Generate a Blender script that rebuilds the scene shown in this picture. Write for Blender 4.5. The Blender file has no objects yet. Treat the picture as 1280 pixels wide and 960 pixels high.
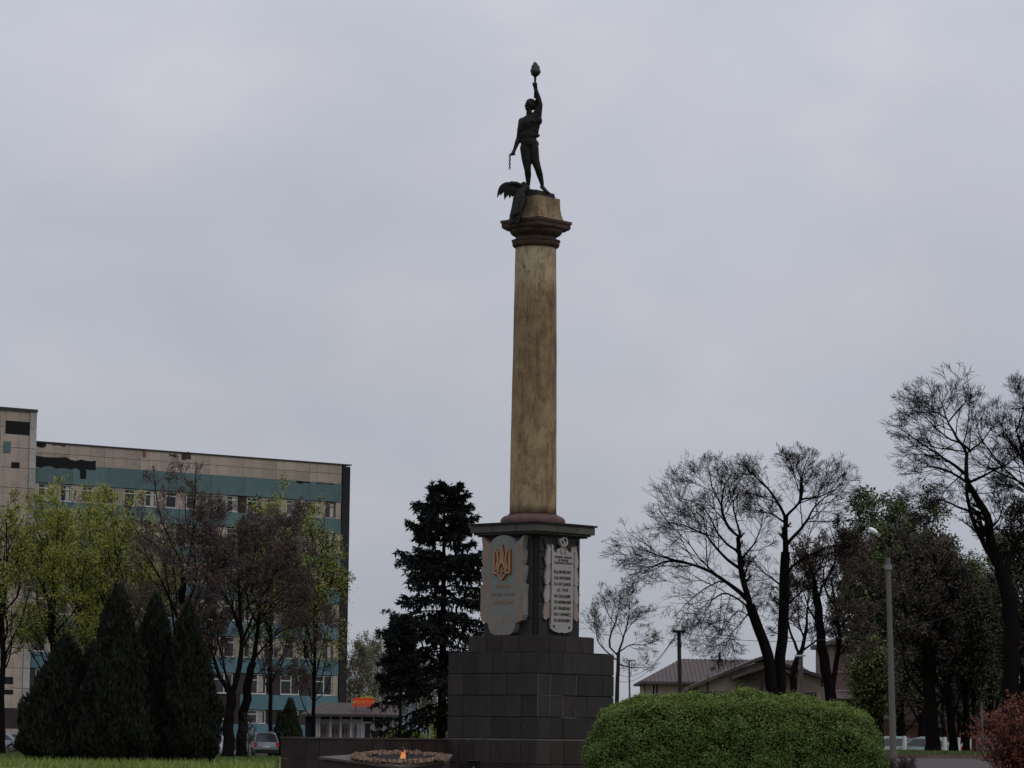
import bpy, bmesh, math, random
import numpy as np
from mathutils import Vector, Matrix

R = math.radians
scene = bpy.context.scene
COL = scene.collection

# ------------------------------------------------------------------ camera
F = 4000.0                      # focal length in photo pixels (1280 wide)
EYE = 1.6
ROLL = 0.012
PITCH = math.atan(440.6 / F)
cam_d = bpy.data.cameras.new('camera')
cam = bpy.data.objects.new('camera', cam_d)
COL.objects.link(cam)
cam_d.sensor_width = 36.0
cam_d.lens = F / 1280.0 * 36.0
cam_d.clip_start = 0.5
cam_d.clip_end = 20000
cam.matrix_world = Matrix.Translation((0, 0, EYE)) @ Matrix.Rotation(math.pi / 2 + PITCH, 4, 'X') @ Matrix.Rotation(ROLL, 4, 'Z')
scene.camera = cam

# ------------------------------------------------------------------ exposure, world, sun
scene.view_settings.view_transform = 'Standard'
scene.view_settings.look = 'None'
scene.view_settings.exposure = 0.0
scene.view_settings.gamma = 1.0
scene.view_settings.use_curve_mapping = False

SUN_EL, SUN_AZ = 48.0, 128.0    # azimuth clockwise from +Y : right and behind the camera
world = bpy.data.worlds.new("World")
scene.world = world
world.use_nodes = True


class NT:
    """tiny node-tree helper"""
    def __init__(s, tree):
        s.t = tree
        s.n = tree.nodes
        s.l = tree.links

    def node(s, typ, **kw):
        nd = s.n.new(typ)
        for k, v in kw.items():
            setattr(nd, k, v)
        return nd

    def set(s, sock, v):
        if isinstance(v, bpy.types.NodeSocket):
            s.l.new(v, sock)
        elif isinstance(v, (tuple, list)) and len(v) == 3 and sock.type == 'RGBA':
            sock.default_value = (*v, 1)
        else:
            sock.default_value = v

    def math(s, op, a, b=0.0, c=0.0, clamp=False):
        nd = s.node('ShaderNodeMath', operation=op, use_clamp=clamp)
        s.set(nd.inputs[0], a)
        s.set(nd.inputs[1], b)
        if len(nd.inputs) > 2:
            s.set(nd.inputs[2], c)
        return nd.outputs[0]

    def mix(s, fac, a, b, typ='MIX'):
        nd = s.node('ShaderNodeMixRGB', blend_type=typ)
        s.set(nd.inputs[0], fac)
        s.set(nd.inputs[1], a)
        s.set(nd.inputs[2], b)
        return nd.outputs[0]

    def noise(s, vec, scale, detail=4.0, rough=0.55, dist=0.0):
        nd = s.node('ShaderNodeTexNoise')
        nd.inputs['Scale'].default_value = scale
        nd.inputs['Detail'].default_value = detail
        nd.inputs['Roughness'].default_value = rough
        nd.inputs['Distortion'].default_value = dist
        if vec is not None:
            s.l.new(vec, nd.inputs['Vector'])
        return nd.outputs[0]

    def mapping(s, vec, scale=(1, 1, 1), rot=(0, 0, 0), loc=(0, 0, 0)):
        nd = s.node('ShaderNodeMapping')
        s.l.new(vec, nd.inputs['Vector'])
        nd.inputs['Scale'].default_value = scale
        nd.inputs['Rotation'].default_value = rot
        nd.inputs['Location'].default_value = loc
        return nd.outputs[0]

    def ramp(s, fac, stops):
        nd = s.node('ShaderNodeValToRGB')
        e = nd.color_ramp.elements
        while len(e) < len(stops):
            e.new(0.5)
        for el, (p, c) in zip(e, stops):
            el.position = p
            el.color = (*c, 1) if len(c) == 3 else c
        s.set(nd.inputs[0], fac)
        return nd.outputs[0]

    def range(s, v, a, b, c=0.0, d=1.0):
        nd = s.node('ShaderNodeMapRange')
        nd.clamp = True
        for i, q in enumerate((v, a, b, c, d)):
            s.set(nd.inputs[i], q)
        return nd.outputs[0]


w = NT(world.node_tree)
bg = world.node_tree.nodes['Background']
sky = w.node('ShaderNodeTexSky', sky_type='NISHITA')
sky.sun_disc = False
sky.sun_elevation = R(SUN_EL)
sky.sun_rotation = R(SUN_AZ)
tc = w.node('ShaderNodeTexCoord').outputs['Generated']
sx = w.node('ShaderNodeSeparateXYZ')
w.l.new(tc, sx.inputs[0])
zz = w.math('MAXIMUM', sx.outputs[2], 0.0)
# overcast deck: luminance rises with elevation (1 + 2 sin h), soft cloud structure on top
base = w.math('MULTIPLY_ADD', zz, 2.0, 1.0)
v1 = w.mapping(tc, (5.0, 5.0, 8.0), (0, R(14), 0), (0.35, 0.0, 0.2))
n1 = w.noise(v1, 1.4, 5.0, 0.5, 0.3)
v2 = w.mapping(tc, (10.0, 10.0, 19.0), (0, R(-16), 0), (1.7, 0.4, 0.9))
n2 = w.noise(v2, 1.3, 4.0, 0.5, 0.2)
c1 = w.math('MULTIPLY_ADD', w.range(n1, 0.30, 0.70), 0.095, 0.945)
c2 = w.math('MULTIPLY_ADD', w.range(n2, 0.32, 0.72), 0.09, 0.955)
lum = w.math('MULTIPLY', w.math('MULTIPLY', base, c1), c2)
lum = w.math('MULTIPLY', lum, 0.408)
tint = w.mix(w.range(n2, 0.36, 0.66), (0.925, 0.985, 1.135), (0.972, 0.980, 1.105))
low = w.range(zz, 0.0, 0.10, 1.0, 0.0)
tint = w.mix(w.math('MULTIPLY', low, 0.35), tint, (0.95, 0.99, 1.10))
cl = w.node('ShaderNodeVectorMath', operation='SCALE')
w.l.new(tint, cl.inputs[0])
w.l.new(lum, cl.inputs['Scale'])
SKY_STRENGTH = 0.10
up = w.node('ShaderNodeVectorMath', operation='SCALE')
w.l.new(cl.outputs[0], up.inputs[0])
up.inputs['Scale'].default_value = 1.0 / SKY_STRENGTH
mixed = w.mix(0.95, sky.outputs[0], up.outputs[0])   # thin blue glimpsed through the cloud deck
w.l.new(mixed, bg.inputs['Color'])
bg.inputs['Strength'].default_value = SKY_STRENGTH

sd = bpy.data.lights.new('sun', 'SUN')
sd.energy = 0.55
sd.angle = R(16)
sd.color = (1.0, 0.92, 0.80)
sun = bpy.data.objects.new('sun', sd)
COL.objects.link(sun)
az = R(SUN_AZ)
sdir = Vector((math.sin(az) * math.cos(R(SUN_EL)), math.cos(az) * math.cos(R(SUN_EL)), math.sin(R(SUN_EL))))
sun.rotation_euler = sdir.to_track_quat('Z', 'Y').to_euler()
sun.location = (30, -30, 60)


# ------------------------------------------------------------------ survey helpers
def ray(px, py):
    u = (px - 640) / F
    v = (480 - py) / F
    u0 = u * math.cos(ROLL) - v * math.sin(ROLL)
    v0 = u * math.sin(ROLL) + v * math.cos(ROLL)
    y = math.cos(PITCH) - math.sin(PITCH) * v0
    z = math.sin(PITCH) + math.cos(PITCH) * v0
    return Vector((u0 / y, 1.0, z / y))


def at(px, py, d):
    """where the sight line through a photo pixel stands at distance d"""
    r = ray(px, py) * d
    return Vector((r.x, r.y, r.z + EYE))


def smooth(a, b, x):
    t = min(1, max(0, (x - a) / (b - a)))
    return t * t * (3 - 2 * t)


def ground_z(x, y):
    wgt = smooth(0.055, 0.105, x / max(y, 1.0)) if y > 5 else 0
    z = float(np.interp(y, [0, 60, 80, 100, 140, 150, 160, 176, 230, 320], [0, .2, .45, .45, .88, 1.08, 1.05, .42, .42, .0]))
    return z * wgt


# ------------------------------------------------------------------ tagging / mesh helpers
def tag(o, label=None, cat=None, group=None, kind=None):
    if label: o['label'] = label
    if cat: o['category'] = cat
    if group: o['group'] = group
    if kind: o['kind'] = kind
    return o


def empty(name, loc, rz=0.0, **kw):
    o = bpy.data.objects.new(name, None)
    o.empty_display_size = 0.5
    COL.objects.link(o)
    o.location = loc
    o.rotation_euler = (0, 0, rz)
    return tag(o, **kw)


def link(name, me, mat=None, parent=None, loc=None):
    o = bpy.data.objects.new(name, me)
    COL.objects.link(o)
    if mat is not None and not me.materials:
        me.materials.append(mat)
    if parent is not None:
        o.parent = parent
    if loc is not None:
        o.location = loc
    return o


def fast_mesh(name, V, Q, smooth_=False, mats=None):
    """V (n,3), Q (m,k) faces all with k corners"""
    V = np.asarray(V, dtype=np.float32)
    Q = np.asarray(Q, dtype=np.int32)
    me = bpy.data.meshes.new(name)
    k = Q.shape[1]
    me.vertices.add(len(V))
    me.vertices.foreach_set('co', V.ravel())
    me.loops.add(Q.size)
    me.loops.foreach_set('vertex_index', Q.ravel())
    me.polygons.add(len(Q))
    me.polygons.foreach_set('loop_start', np.arange(0, Q.size, k, dtype=np.int32))
    if smooth_:
        me.polygons.foreach_set('use_smooth', np.ones(len(Q), dtype=bool))
    me.update(calc_edges=True)
    return me


class MB:
    def __init__(s):
        s.v = []
        s.f = []
        s.sm = False

    def add(s, vs, fs):
        o = len(s.v)
        s.v.extend([tuple(p) for p in vs])
        s.f.extend([tuple(i + o for i in f) for f in fs])
        return s

    def box(s, c, size, rz=0.0, rx=0.0, ry=0.0, taper=1.0):
        hx, hy, hz = size[0] / 2, size[1] / 2, size[2] / 2
        M = Matrix.Translation(c) @ Matrix.Rotation(rz, 4, 'Z') @ Matrix.Rotation(ry, 4, 'Y') @ Matrix.Rotation(rx, 4, 'X')
        vs = []
        for z in (-1, 1):
            t = taper if z > 0 else 1
            for x, y in ((-1, -1), (1, -1), (1, 1), (-1, 1)):
                vs.append(M @ Vector((x * hx * t, y * hy * t, z * hz)))
        return s.add(vs, [(3, 2, 1, 0), (4, 5, 6, 7), (0, 1, 5, 4), (1, 2, 6, 5), (2, 3, 7, 6), (3, 0, 4, 7)])

    def span(s, x0, x1, y0, y1, z0, z1):
        return s.box(((x0 + x1) / 2, (y0 + y1) / 2, (z0 + z1) / 2), (abs(x1 - x0), abs(y1 - y0), abs(z1 - z0)))

    def prism(s, poly, a, b, axis='z', M=None):
        """polygon (list of 2D points, CCW) extruded from a to b along an axis"""
        n = len(poly)

        def P(p, q):
            if axis == 'z': r = Vector((p[0], p[1], q))
            elif axis == 'y': r = Vector((p[0], q, p[1]))
            else: r = Vector((q, p[0], p[1]))
            return M @ r if M else r
        vs = [P(p, a) for p in poly] + [P(p, b) for p in poly]
        fs = [tuple(range(n))[::-1], tuple(range(n, 2 * n))]
        fs += [(i, (i + 1) % n, (i + 1) % n + n, i + n) for i in range(n)]
        return s.add(vs, fs)

    def lathe(s, prof, n=32, c=(0, 0, 0), cap=True):
        vs = []
        for r, z in prof:
            for i in range(n):
                a = 2 * math.pi * i / n
                vs.append((c[0] + r * math.cos(a), c[1] + r * math.sin(a), c[2] + z))
        fs = []
        for k in range(len(prof) - 1):
            for i in range(n):
                j = (i + 1) % n
                fs.append((k * n + i, k * n + j, (k + 1) * n + j, (k + 1) * n + i))
        if cap:
            fs.append(tuple(range(n))[::-1])
            fs.append(tuple(range((len(prof) - 1) * n, len(prof) * n)))
        s.sm = True
        return s.add(vs, fs)

    def tube(s, pts, rad, n=8):
        pts = [Vector(p) for p in pts]
        if not hasattr(rad, '__len__'): rad = [rad] * len(pts)
        vs = []
        for k, p in enumerate(pts):
            t = (pts[min(k + 1, len(pts) - 1)] - pts[max(k - 1, 0)]).normalized()
            ref = Vector((0, 0, 1)) if abs(t.z) < 0.9 else Vector((1, 0, 0))
            u = t.cross(ref).normalized()
            v = t.cross(u)
            for i in range(n):
                a = 2 * math.pi * i / n
                vs.append(p + (u * math.cos(a) + v * math.sin(a)) * rad[k])
        fs = []
        for k in range(len(pts) - 1):
            for i in range(n):
                j = (i + 1) % n
                fs.append((k * n + i, k * n + j, (k + 1) * n + j, (k + 1) * n + i))
        fs.append(tuple(range(n))[::-1])
        fs.append(tuple(range((len(pts) - 1) * n, len(pts) * n)))
        return s.add(vs, fs)

    def sphere(s, c, r, seg=10, rings=6, M=None):
        if not hasattr(r, '__len__'): r = (r, r, r)
        vs, fs = [], []
        for k in range(rings + 1):
            ph = math.pi * k / rings
            for i in range(seg):
                a = 2 * math.pi * i / seg
                p = Vector((r[0] * math.sin(ph) * math.cos(a), r[1] * math.sin(ph) * math.sin(a), r[2] * math.cos(ph)))
                if M: p = M @ p
                vs.append(p + Vector(c))
        for k in range(rings):
            for i in range(seg):
                j = (i + 1) % seg
                fs.append((k * seg + i, (k + 1) * seg + i, (k + 1) * seg + j, k * seg + j))
        return s.add(vs, fs)

    def mesh(s, name):
        me = bpy.data.meshes.new(name)
        me.from_pydata(s.v, [], s.f)
        bm = bmesh.new()
        bm.from_mesh(me)
        bmesh.ops.recalc_face_normals(bm, faces=bm.faces)
        bm.to_mesh(me)
        bm.free()
        if s.sm:
            me.polygons.foreach_set('use_smooth', np.ones(len(me.polygons), dtype=bool))
        me.update()
        return me

    def build(s, name, mat, parent=None, loc=None, sharp=None):
        me = s.mesh(name)
        if s.sm and sharp:
            me.set_sharp_from_angle(angle=R(sharp))
        return link(name, me, mat, parent, loc)


# ------------------------------------------------------------------ materials
MAT = {}


def new_mat(name):
    m = bpy.data.materials.new(name)
    m.use_nodes = True
    t = NT(m.node_tree)
    b = m.node_tree.nodes['Principled BSDF']
    MAT[name] = m
    return m, t, b


def simple(name, col, rough=0.7, var=0.15, scale=4.0, metal=0.0, piece=0.0, bump=0.0, spec=0.12, dirt=0.0):
    """procedural: base colour with soft mottling, fine grain, per-piece variation"""
    m, t, b = new_mat(name)
    co = t.node('ShaderNodeTexCoord').outputs['Object']
    n = t.noise(co, scale, 5)
    n2 = t.noise(co, scale * 9, 3)
    k = t.math('ADD', t.math('MULTIPLY', t.math('SUBTRACT', n, 0.5), var * 2.4), 1.0)
    k = t.math('MULTIPLY', k, t.math('MULTIPLY_ADD', t.math('SUBTRACT', n2, 0.5), var * 1.2, 1.0))
    if piece:
        rnd = t.node('ShaderNodeObjectInfo').outputs['Random']
        k = t.math('MULTIPLY', k, t.math('MULTIPLY_ADD', t.math('SUBTRACT', rnd, 0.5), piece * 2, 1.0))
    sc = t.node('ShaderNodeVectorMath', operation='SCALE')
    sc.inputs[0].default_value = col
    t.l.new(k, sc.inputs['Scale'])
    c = sc.outputs[0]
    if dirt:
        d = t.range(t.noise(co, scale * 0.7, 6, 0.7, 0.5), 0.52, 0.72)
        c = t.mix(t.math('MULTIPLY', d, dirt), c, (col[0] * 0.35, col[1] * 0.32, col[2] * 0.3))
    t.l.new(c, b.inputs['Base Color'])
    b.inputs['Roughness'].default_value = rough
    b.inputs['Metallic'].default_value = metal
    b.inputs['Specular IOR Level'].default_value = spec
    if bump:
        bp = t.node('ShaderNodeBump')
        bp.inputs['Strength'].default_value = bump
        bp.inputs['Distance'].default_value = 0.02
        t.l.new(n2, bp.inputs['Height'])
        t.l.new(bp.outputs[0], b.inputs['Normal'])
    return m


def granite(name, col, redcol=None):
    m, t, b = new_mat(name)
    co = t.node('ShaderNodeTexCoord').outputs['Object']
    rnd = t.node('ShaderNodeObjectInfo').outputs['Random']
    off = t.node('ShaderNodeVectorMath', operation='MULTIPLY_ADD')
    t.l.new(co, off.inputs[0])
    off.inputs[1].default_value = (1, 1, 1)
    cmb = t.node('ShaderNodeCombineXYZ')
    for i in range(3):
        t.l.new(t.math('MULTIPLY', rnd, 7.0 + 5 * i), cmb.inputs[i])
    t.l.new(cmb.outputs[0], off.inputs[2])
    p = off.outputs[0]
    speck = t.noise(p, 38, 3, 0.7)
    blot = t.noise(p, 1.8, 5, 0.6, 0.6)
    streak = t.noise(t.mapping(co, (5, 5, 0.6)), 1.3, 4, 0.6)
    k = t.math('MULTIPLY_ADD', t.math('SUBTRACT', speck, 0.5), 0.9, 1.0)
    k = t.math('MULTIPLY', k, t.math('MULTIPLY_ADD', t.math('SUBTRACT', blot, 0.5), 0.8, 1.0))
    k = t.math('MULTIPLY', k, t.math('MULTIPLY_ADD', t.math('SUBTRACT', rnd, 0.5), 0.42, 1.0))
    k = t.math('MULTIPLY', k, t.math('MULTIPLY_ADD', t.math('SUBTRACT', streak, 0.5), 0.5, 1.0))
    c = col
    if redcol:
        r2 = t.math('FRACT', t.math('MULTIPLY', rnd, 13.7))
        c = t.mix(t.range(r2, 0.62, 0.8), col, redcol)
    sc = t.node('ShaderNodeVectorMath', operation='SCALE')
    t.set(sc.inputs[0], c)
    t.l.new(k, sc.inputs['Scale'])
    # lime bloom washed out of the joints
    lime = t.range(t.noise(t.mapping(p, (3.0, 3.0, 1.1)), 1.6, 6, 0.7, 1.0), 0.60, 0.78)
    out = t.mix(t.math('MULTIPLY', lime, 0.38), sc.outputs[0], (0.085, 0.082, 0.08))
    t.l.new(out, b.inputs['Base Color'])
    b.inputs['Roughness'].default_value = 0.62
    b.inputs['Specular IOR Level'].default_value = 0.14
    bp = t.node('ShaderNodeBump')
    bp.inputs['Strength'].default_value = 0.25
    bp.inputs['Distance'].default_value = 0.01
    t.l.new(speck, bp.inputs['Height'])
    t.l.new(bp.outputs[0], b.inputs['Normal'])
    return m


granite('granite_grey', (0.0250, 0.0232, 0.0232), (0.030, 0.0235, 0.0225))
granite('granite_dark', (0.028, 0.0275, 0.0275), (0.030, 0.027, 0.027))
granite('granite_red', (0.029, 0.0205, 0.0200), (0.034, 0.025, 0.024))
simple('joint', (0.020, 0.020, 0.020), 0.9)
simple('mortar_line', (0.10, 0.09, 0.085), 0.9, 0.3, 6)
simple('red_stone', (0.100, 0.058, 0.052), 0.75, 0.30, 3.0, dirt=0.6, bump=0.3)
simple('cap_stone', (0.058, 0.036, 0.030), 0.75, 0.55, 4.0, dirt=0.9, bump=0.3)
simple('cornice_stone', (0.078, 0.072, 0.068), 0.7, 0.25, 3.0, piece=0.15, dirt=0.5)
simple('cornice_lip', (0.022, 0.020, 0.020), 0.7, 0.25, 3.0)
simple('bronze', (0.010, 0.0085, 0.0085), 0.6, 0.35, 3.0, metal=0.10, spec=0.15, bump=0.2)
simple('bronze_green', (0.035, 0.042, 0.036), 0.6, 0.35, 5.0, metal=0.2)
TABM = None
simple('rust_gilding', (0.235, 0.130, 0.080), 0.75, 0.3, 6.0)
simple('faded_letter', (0.195, 0.150, 0.120), 0.8, 0.25, 12.0)
simple('gold_paint', (0.34, 0.195, 0.110), 0.55, 0.15, 5.0, metal=0.1)
simple('red_edge', (0.14, 0.045, 0.025), 0.7, 0.2, 5.0)
simple('pale_metal', (0.285, 0.262, 0.255), 0.6, 0.15, 3.0, dirt=0.35)
simple('pale_metal_red', (0.245, 0.185, 0.170), 0.65, 0.25, 5.0, dirt=0.5)
simple('letter_dark', (0.022, 0.018, 0.018), 0.8)
simple('dark_void', (0.012, 0.012, 0.013), 0.9)
simple('bark', (0.0085, 0.0070, 0.0070), 0.95, 0.35, 3.0, bump=0.4, spec=0.0)
simple('bark_brown', (0.030, 0.023, 0.021), 0.9, 0.35, 3.0, bump=0.4)
simple('bark_grey', (0.110, 0.088, 0.082), 0.9, 0.3, 3.0)
simple('twig_maroon', (0.075, 0.052, 0.052), 0.9, 0.3, 2.0)
simple('whitewash', (0.55, 0.55, 0.53), 0.9, 0.12, 3.0, dirt=0.4)
simple('concrete', (0.110, 0.104, 0.098), 0.85, 0.22, 2.5, dirt=0.3)
simple('concrete_dark', (0.035, 0.031, 0.030), 0.85, 0.2, 2.5)
simple('steel_grey', (0.17, 0.18, 0.18), 0.5, 0.1, 3.0, metal=0.3)
simple('lamp_glass', (0.75, 0.75, 0.74), 0.35, 0.03)
simple('panel_blue', (0.085, 0.150, 0.182), 0.75, 0.14, 0.7, piece=0.14, dirt=0.35)
simple('panel_teal', (0.088, 0.136, 0.142), 0.75, 0.16, 0.7, piece=0.1, dirt=0.45)
simple('dark_brick', (0.036, 0.027, 0.027), 0.85, 0.3, 2.0, piece=0.2)
simple('pier_dark', (0.022, 0.020, 0.022), 0.85, 0.35, 1.2, piece=0.15, dirt=0.3)
simple('frame_white', (0.42, 0.41, 0.40), 0.6, 0.1)
simple('frame_brown', (0.16, 0.11, 0.09), 0.7, 0.2)
simple('curtain', (0.27, 0.26, 0.245), 0.9, 0.3, 3.0, piece=0.3)
simple('floral_board', (0.22, 0.19, 0.155), 0.9, 0.6, 6.0)
simple('roof_felt', (0.045, 0.043, 0.045), 0.9)
simple('render_pink', (0.330, 0.262, 0.232), 0.9, 0.15, 1.0, dirt=0.4)
simple('kiosk_dark', (0.022, 0.024, 0.030), 0.7)
simple('kiosk_white', (0.36, 0.35, 0.34), 0.6, 0.08)
simple('poster', (0.25, 0.235, 0.225), 0.5, 0.35, 3.0, piece=0.2)
simple('print_dark', (0.11, 0.085, 0.085), 0.6, 0.5, 5.0)
simple('sign_red', (0.62, 0.060, 0.018), 0.5, 0.12, 2.0)
simple('sign_yellow', (0.80, 0.40, 0.10), 0.5)
simple('car_silver', (0.20, 0.22, 0.24), 0.28, 0.04, 1.0, metal=0.35, spec=0.5)
simple('car_white', (0.55, 0.57, 0.58), 0.3, 0.03, spec=0.5)
simple('car_mint', (0.24, 0.31, 0.31), 0.3, 0.03, spec=0.5)
simple('car_dark', (0.045, 0.05, 0.06), 0.3, 0.03, spec=0.5)
simple('car_trim', (0.02, 0.02, 0.021), 0.6)
simple('tail_red', (0.40, 0.035, 0.045), 0.3, 0.1)
simple('rubber', (0.015, 0.015, 0.015), 0.9)
simple('plate_white', (0.55, 0.55, 0.53), 0.5)
simple('rough_tan', (0.165, 0.108, 0.076), 0.9, 0.45, 5.0, piece=0.3, bump=0.6)
simple('slab_top', (0.070, 0.056, 0.052), 0.6, 0.2, 2.0)
simple('asphalt', (0.072, 0.061, 0.062), 0.9, 0.14, 0.5)
simple('kerb_stone', (0.13, 0.095, 0.09), 0.9, 0.2, 2.0, piece=0.15)
simple('hill', (0.070, 0.085, 0.105), 1.0, 0.1, 0.01)  # blue grey of distance haze painted into the ridge colour
simple('stall_wall', (0.14, 0.13, 0.125), 0.9, 0.2, 0.8, dirt=0.5)
simple('stall_red', (0.17, 0.075, 0.065), 0.9, 0.5, 1.5)
simple('blue_post', (0.10, 0.13, 0.17), 0.6)
simple('gutter', (0.05, 0.045, 0.045), 0.7)


def glass_mat():
    m, t, b = new_mat('window_glass')
    rnd = t.node('ShaderNodeObjectInfo').outputs['Random']
    c = t.ramp(rnd, [(0.0, (0.012, 0.013, 0.015)), (0.6, (0.030, 0.030, 0.034)), (1.0, (0.07, 0.068, 0.07))])
    t.l.new(c, b.inputs['Base Color'])
    b.inputs['Roughness'].default_value = 0.12
    b.inputs['Specular IOR Level'].default_value = 0.35


glass_mat()


def car_glass():
    m, t, b = new_mat('car_glass')
    b.inputs['Base Color'].default_value = (0.012, 0.014, 0.016, 1)
    b.inputs['Roughness'].default_value = 0.08


car_glass()


def column_mat(name='column_plaster', dark=1.0):
    m, t, b = new_mat(name)
    co = t.node('ShaderNodeTexCoord').outputs['Object']
    sep = t.node('ShaderNodeSeparateXYZ')
    t.l.new(co, sep.inputs[0])
    z = sep.outputs[2]
    big = t.noise(t.mapping(co, (1.0, 1.0, 0.55)), 1.1, 6, 0.65, 0.5)
    mid = t.noise(co, 5.0, 5, 0.7)
    streak = t.noise(t.mapping(co, (3.2, 3.2, 0.42)), 1.0, 7, 0.75, 0.4)
    fine = t.noise(co, 30.0, 3, 0.7)
    c = t.mix(t.range(big, 0.3, 0.7), (0.320, 0.228, 0.118), (0.255, 0.192, 0.122))
    # pale dry patch under the capital
    c = t.mix(t.math('MULTIPLY', t.range(z, 6.6, 7.9), 0.55), c, (0.44, 0.365, 0.25))
    # greyer stained middle, yellower foot
    midz = t.math('MULTIPLY', t.range(z, 2.2, 4.0), t.range(z, 7.6, 6.9))
    c = t.mix(t.math('MULTIPLY', midz, 0.65), c, (0.190, 0.126, 0.072))
    c = t.mix(t.math('MULTIPLY', t.range(streak, 0.49, 0.63), 0.60), c, (0.085, 0.052, 0.034))
    st2 = t.math('MULTIPLY', t.range(t.noise(t.mapping(co, (7, 7, 0.9), (0, 0, 0), (4, 2, 1)), 1.0, 7, 0.78, 1.0), 0.565, 0.605),
                 t.range(z, 2.0, 7.6))
    c = t.mix(t.math('MULTIPLY', st2, 0.80), c, (0.045, 0.026, 0.020))
    blot = t.noise(t.mapping(co, (1, 1, 0.7), (0, 0, 0), (3, 5, 2)), 2.6, 8, 0.78, 0.3)
    c = t.mix(t.math('MULTIPLY', t.range(blot, 0.46, 0.60), 0.55), c, (0.085, 0.050, 0.030))
    c = t.mix(t.math('MULTIPLY', t.range(blot, 0.42, 0.30), 0.45), c, (0.36, 0.285, 0.175))
    # chips and pits
    pit = t.range(t.noise(t.mapping(co, (1, 1, 0.6)), 6.5, 6, 0.8, 0.6), 0.60, 0.70)
    c = t.mix(t.math('MULTIPLY', pit, 0.65), c, (0.060, 0.040, 0.030))
    # cracks
    wob = t.node('ShaderNodeVectorMath', operation='ADD')
    nz = t.node('ShaderNodeTexNoise')
    nz.inputs['Scale'].default_value = 2.2
    nz.inputs['Detail'].default_value = 5
    t.l.new(co, nz.inputs['Vector'])
    sc = t.node('ShaderNodeVectorMath', operation='SCALE')
    t.l.new(nz.outputs['Color'], sc.inputs[0])
    sc.inputs['Scale'].default_value = 0.7
    t.l.new(t.mapping(co, (0.9, 0.9, 0.5)), wob.inputs[0])
    t.l.new(sc.outputs[0], wob.inputs[1])
    vo = t.node('ShaderNodeTexVoronoi', feature='DISTANCE_TO_EDGE')
    vo.inputs['Scale'].default_value = 1.15
    t.l.new(wob.outputs[0], vo.inputs['Vector'])
    cr = t.math('MULTIPLY', t.range(vo.outputs['Distance'], 0.012, 0.002), t.range(mid, 0.50, 0.60))
    c = t.mix(t.math('MULTIPLY', cr, 0.55), c, (0.05, 0.034, 0.026))
    c = t.mix(0.5, c, t.mix(t.range(fine, 0.3, 0.7), (0.35, 0.35, 0.35), (0.65, 0.65, 0.65)), 'SOFT_LIGHT')
    if dark < 1:
        c = t.mix(1.0, c, (dark, dark * .92, dark * .85), 'MULTIPLY')
    t.l.new(c, b.inputs['Base Color'])
    b.inputs['Roughness'].default_value = 0.92
    b.inputs['Specular IOR Level'].default_value = 0.2
    h = t.math('SUBTRACT', t.math('MULTIPLY', mid, 0.5), t.math('ADD', t.math('MULTIPLY', cr, 0.6), t.math('MULTIPLY', pit, 0.5)))
    bp = t.node('ShaderNodeBump')
    bp.inputs['Strength'].default_value = 0.5
    bp.inputs['Distance'].default_value = 0.03
    t.l.new(h, bp.inputs['Height'])
    t.l.new(bp.outputs[0], b.inputs['Normal'])


column_mat()
column_mat('block_plaster', .62)


def panel_beige():
    """small ceramic tiles on precast panels, dirt runs"""
    m, t, b = new_mat('panel_beige')
    co = t.node('ShaderNodeTexCoord').outputs['Object']
    rnd = t.node('ShaderNodeObjectInfo').outputs['Random']
    br = t.node('ShaderNodeTexBrick')
    br.offset = 0.0
    br.inputs['Scale'].default_value = 1.0
    br.inputs['Brick Width'].default_value = 0.30
    br.inputs['Row Height'].default_value = 0.30
    br.inputs['Mortar Size'].default_value = 0.022
    br.inputs['Color1'].default_value = (0.335, 0.270, 0.220, 1)
    br.inputs['Color2'].default_value = (0.300, 0.250, 0.215, 1)
    br.inputs['Mortar'].default_value = (0.27, 0.22, 0.18, 1)
    sep = t.node('ShaderNodeSeparateXYZ')
    t.l.new(co, sep.inputs[0])
    cmb = t.node('ShaderNodeCombineXYZ')
    t.l.new(sep.outputs[0], cmb.inputs[0])
    t.l.new(sep.outputs[2], cmb.inputs[1])
    t.l.new(cmb.outputs[0], br.inputs['Vector'])
    c = br.outputs[0]
    runs = t.range(t.noise(t.mapping(co, (1.6, 1.6, 0.22)), 1.0, 6, 0.7, 0.4), 0.48, 0.72)
    c = t.mix(t.math('MULTIPLY', runs, 0.55), c, (0.15, 0.115, 0.095))
    soot = t.range(t.noise(t.mapping(co, (0.35, 0.35, 0.5)), 1.0, 6, 0.7, 0.8), 0.55, 0.75)
    c = t.mix(t.math('MULTIPLY', soot, 0.6), c, (0.11, 0.095, 0.085))
    chip = t.range(t.noise(co, 1.7, 7, 0.8, 0.2), 0.60, 0.66)
    c = t.mix(t.math('MULTIPLY', chip, 0.5), c, (0.17, 0.12, 0.10))
    k = t.math('MULTIPLY_ADD', t.math('SUBTRACT', rnd, 0.5), 0.22, 1.0)
    sc = t.node('ShaderNodeVectorMath', operation='SCALE')
    t.l.new(c, sc.inputs[0])
    t.l.new(k, sc.inputs['Scale'])
    t.l.new(sc.outputs[0], b.inputs['Base Color'])
    b.inputs['Roughness'].default_value = 0.8


panel_beige()


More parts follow.
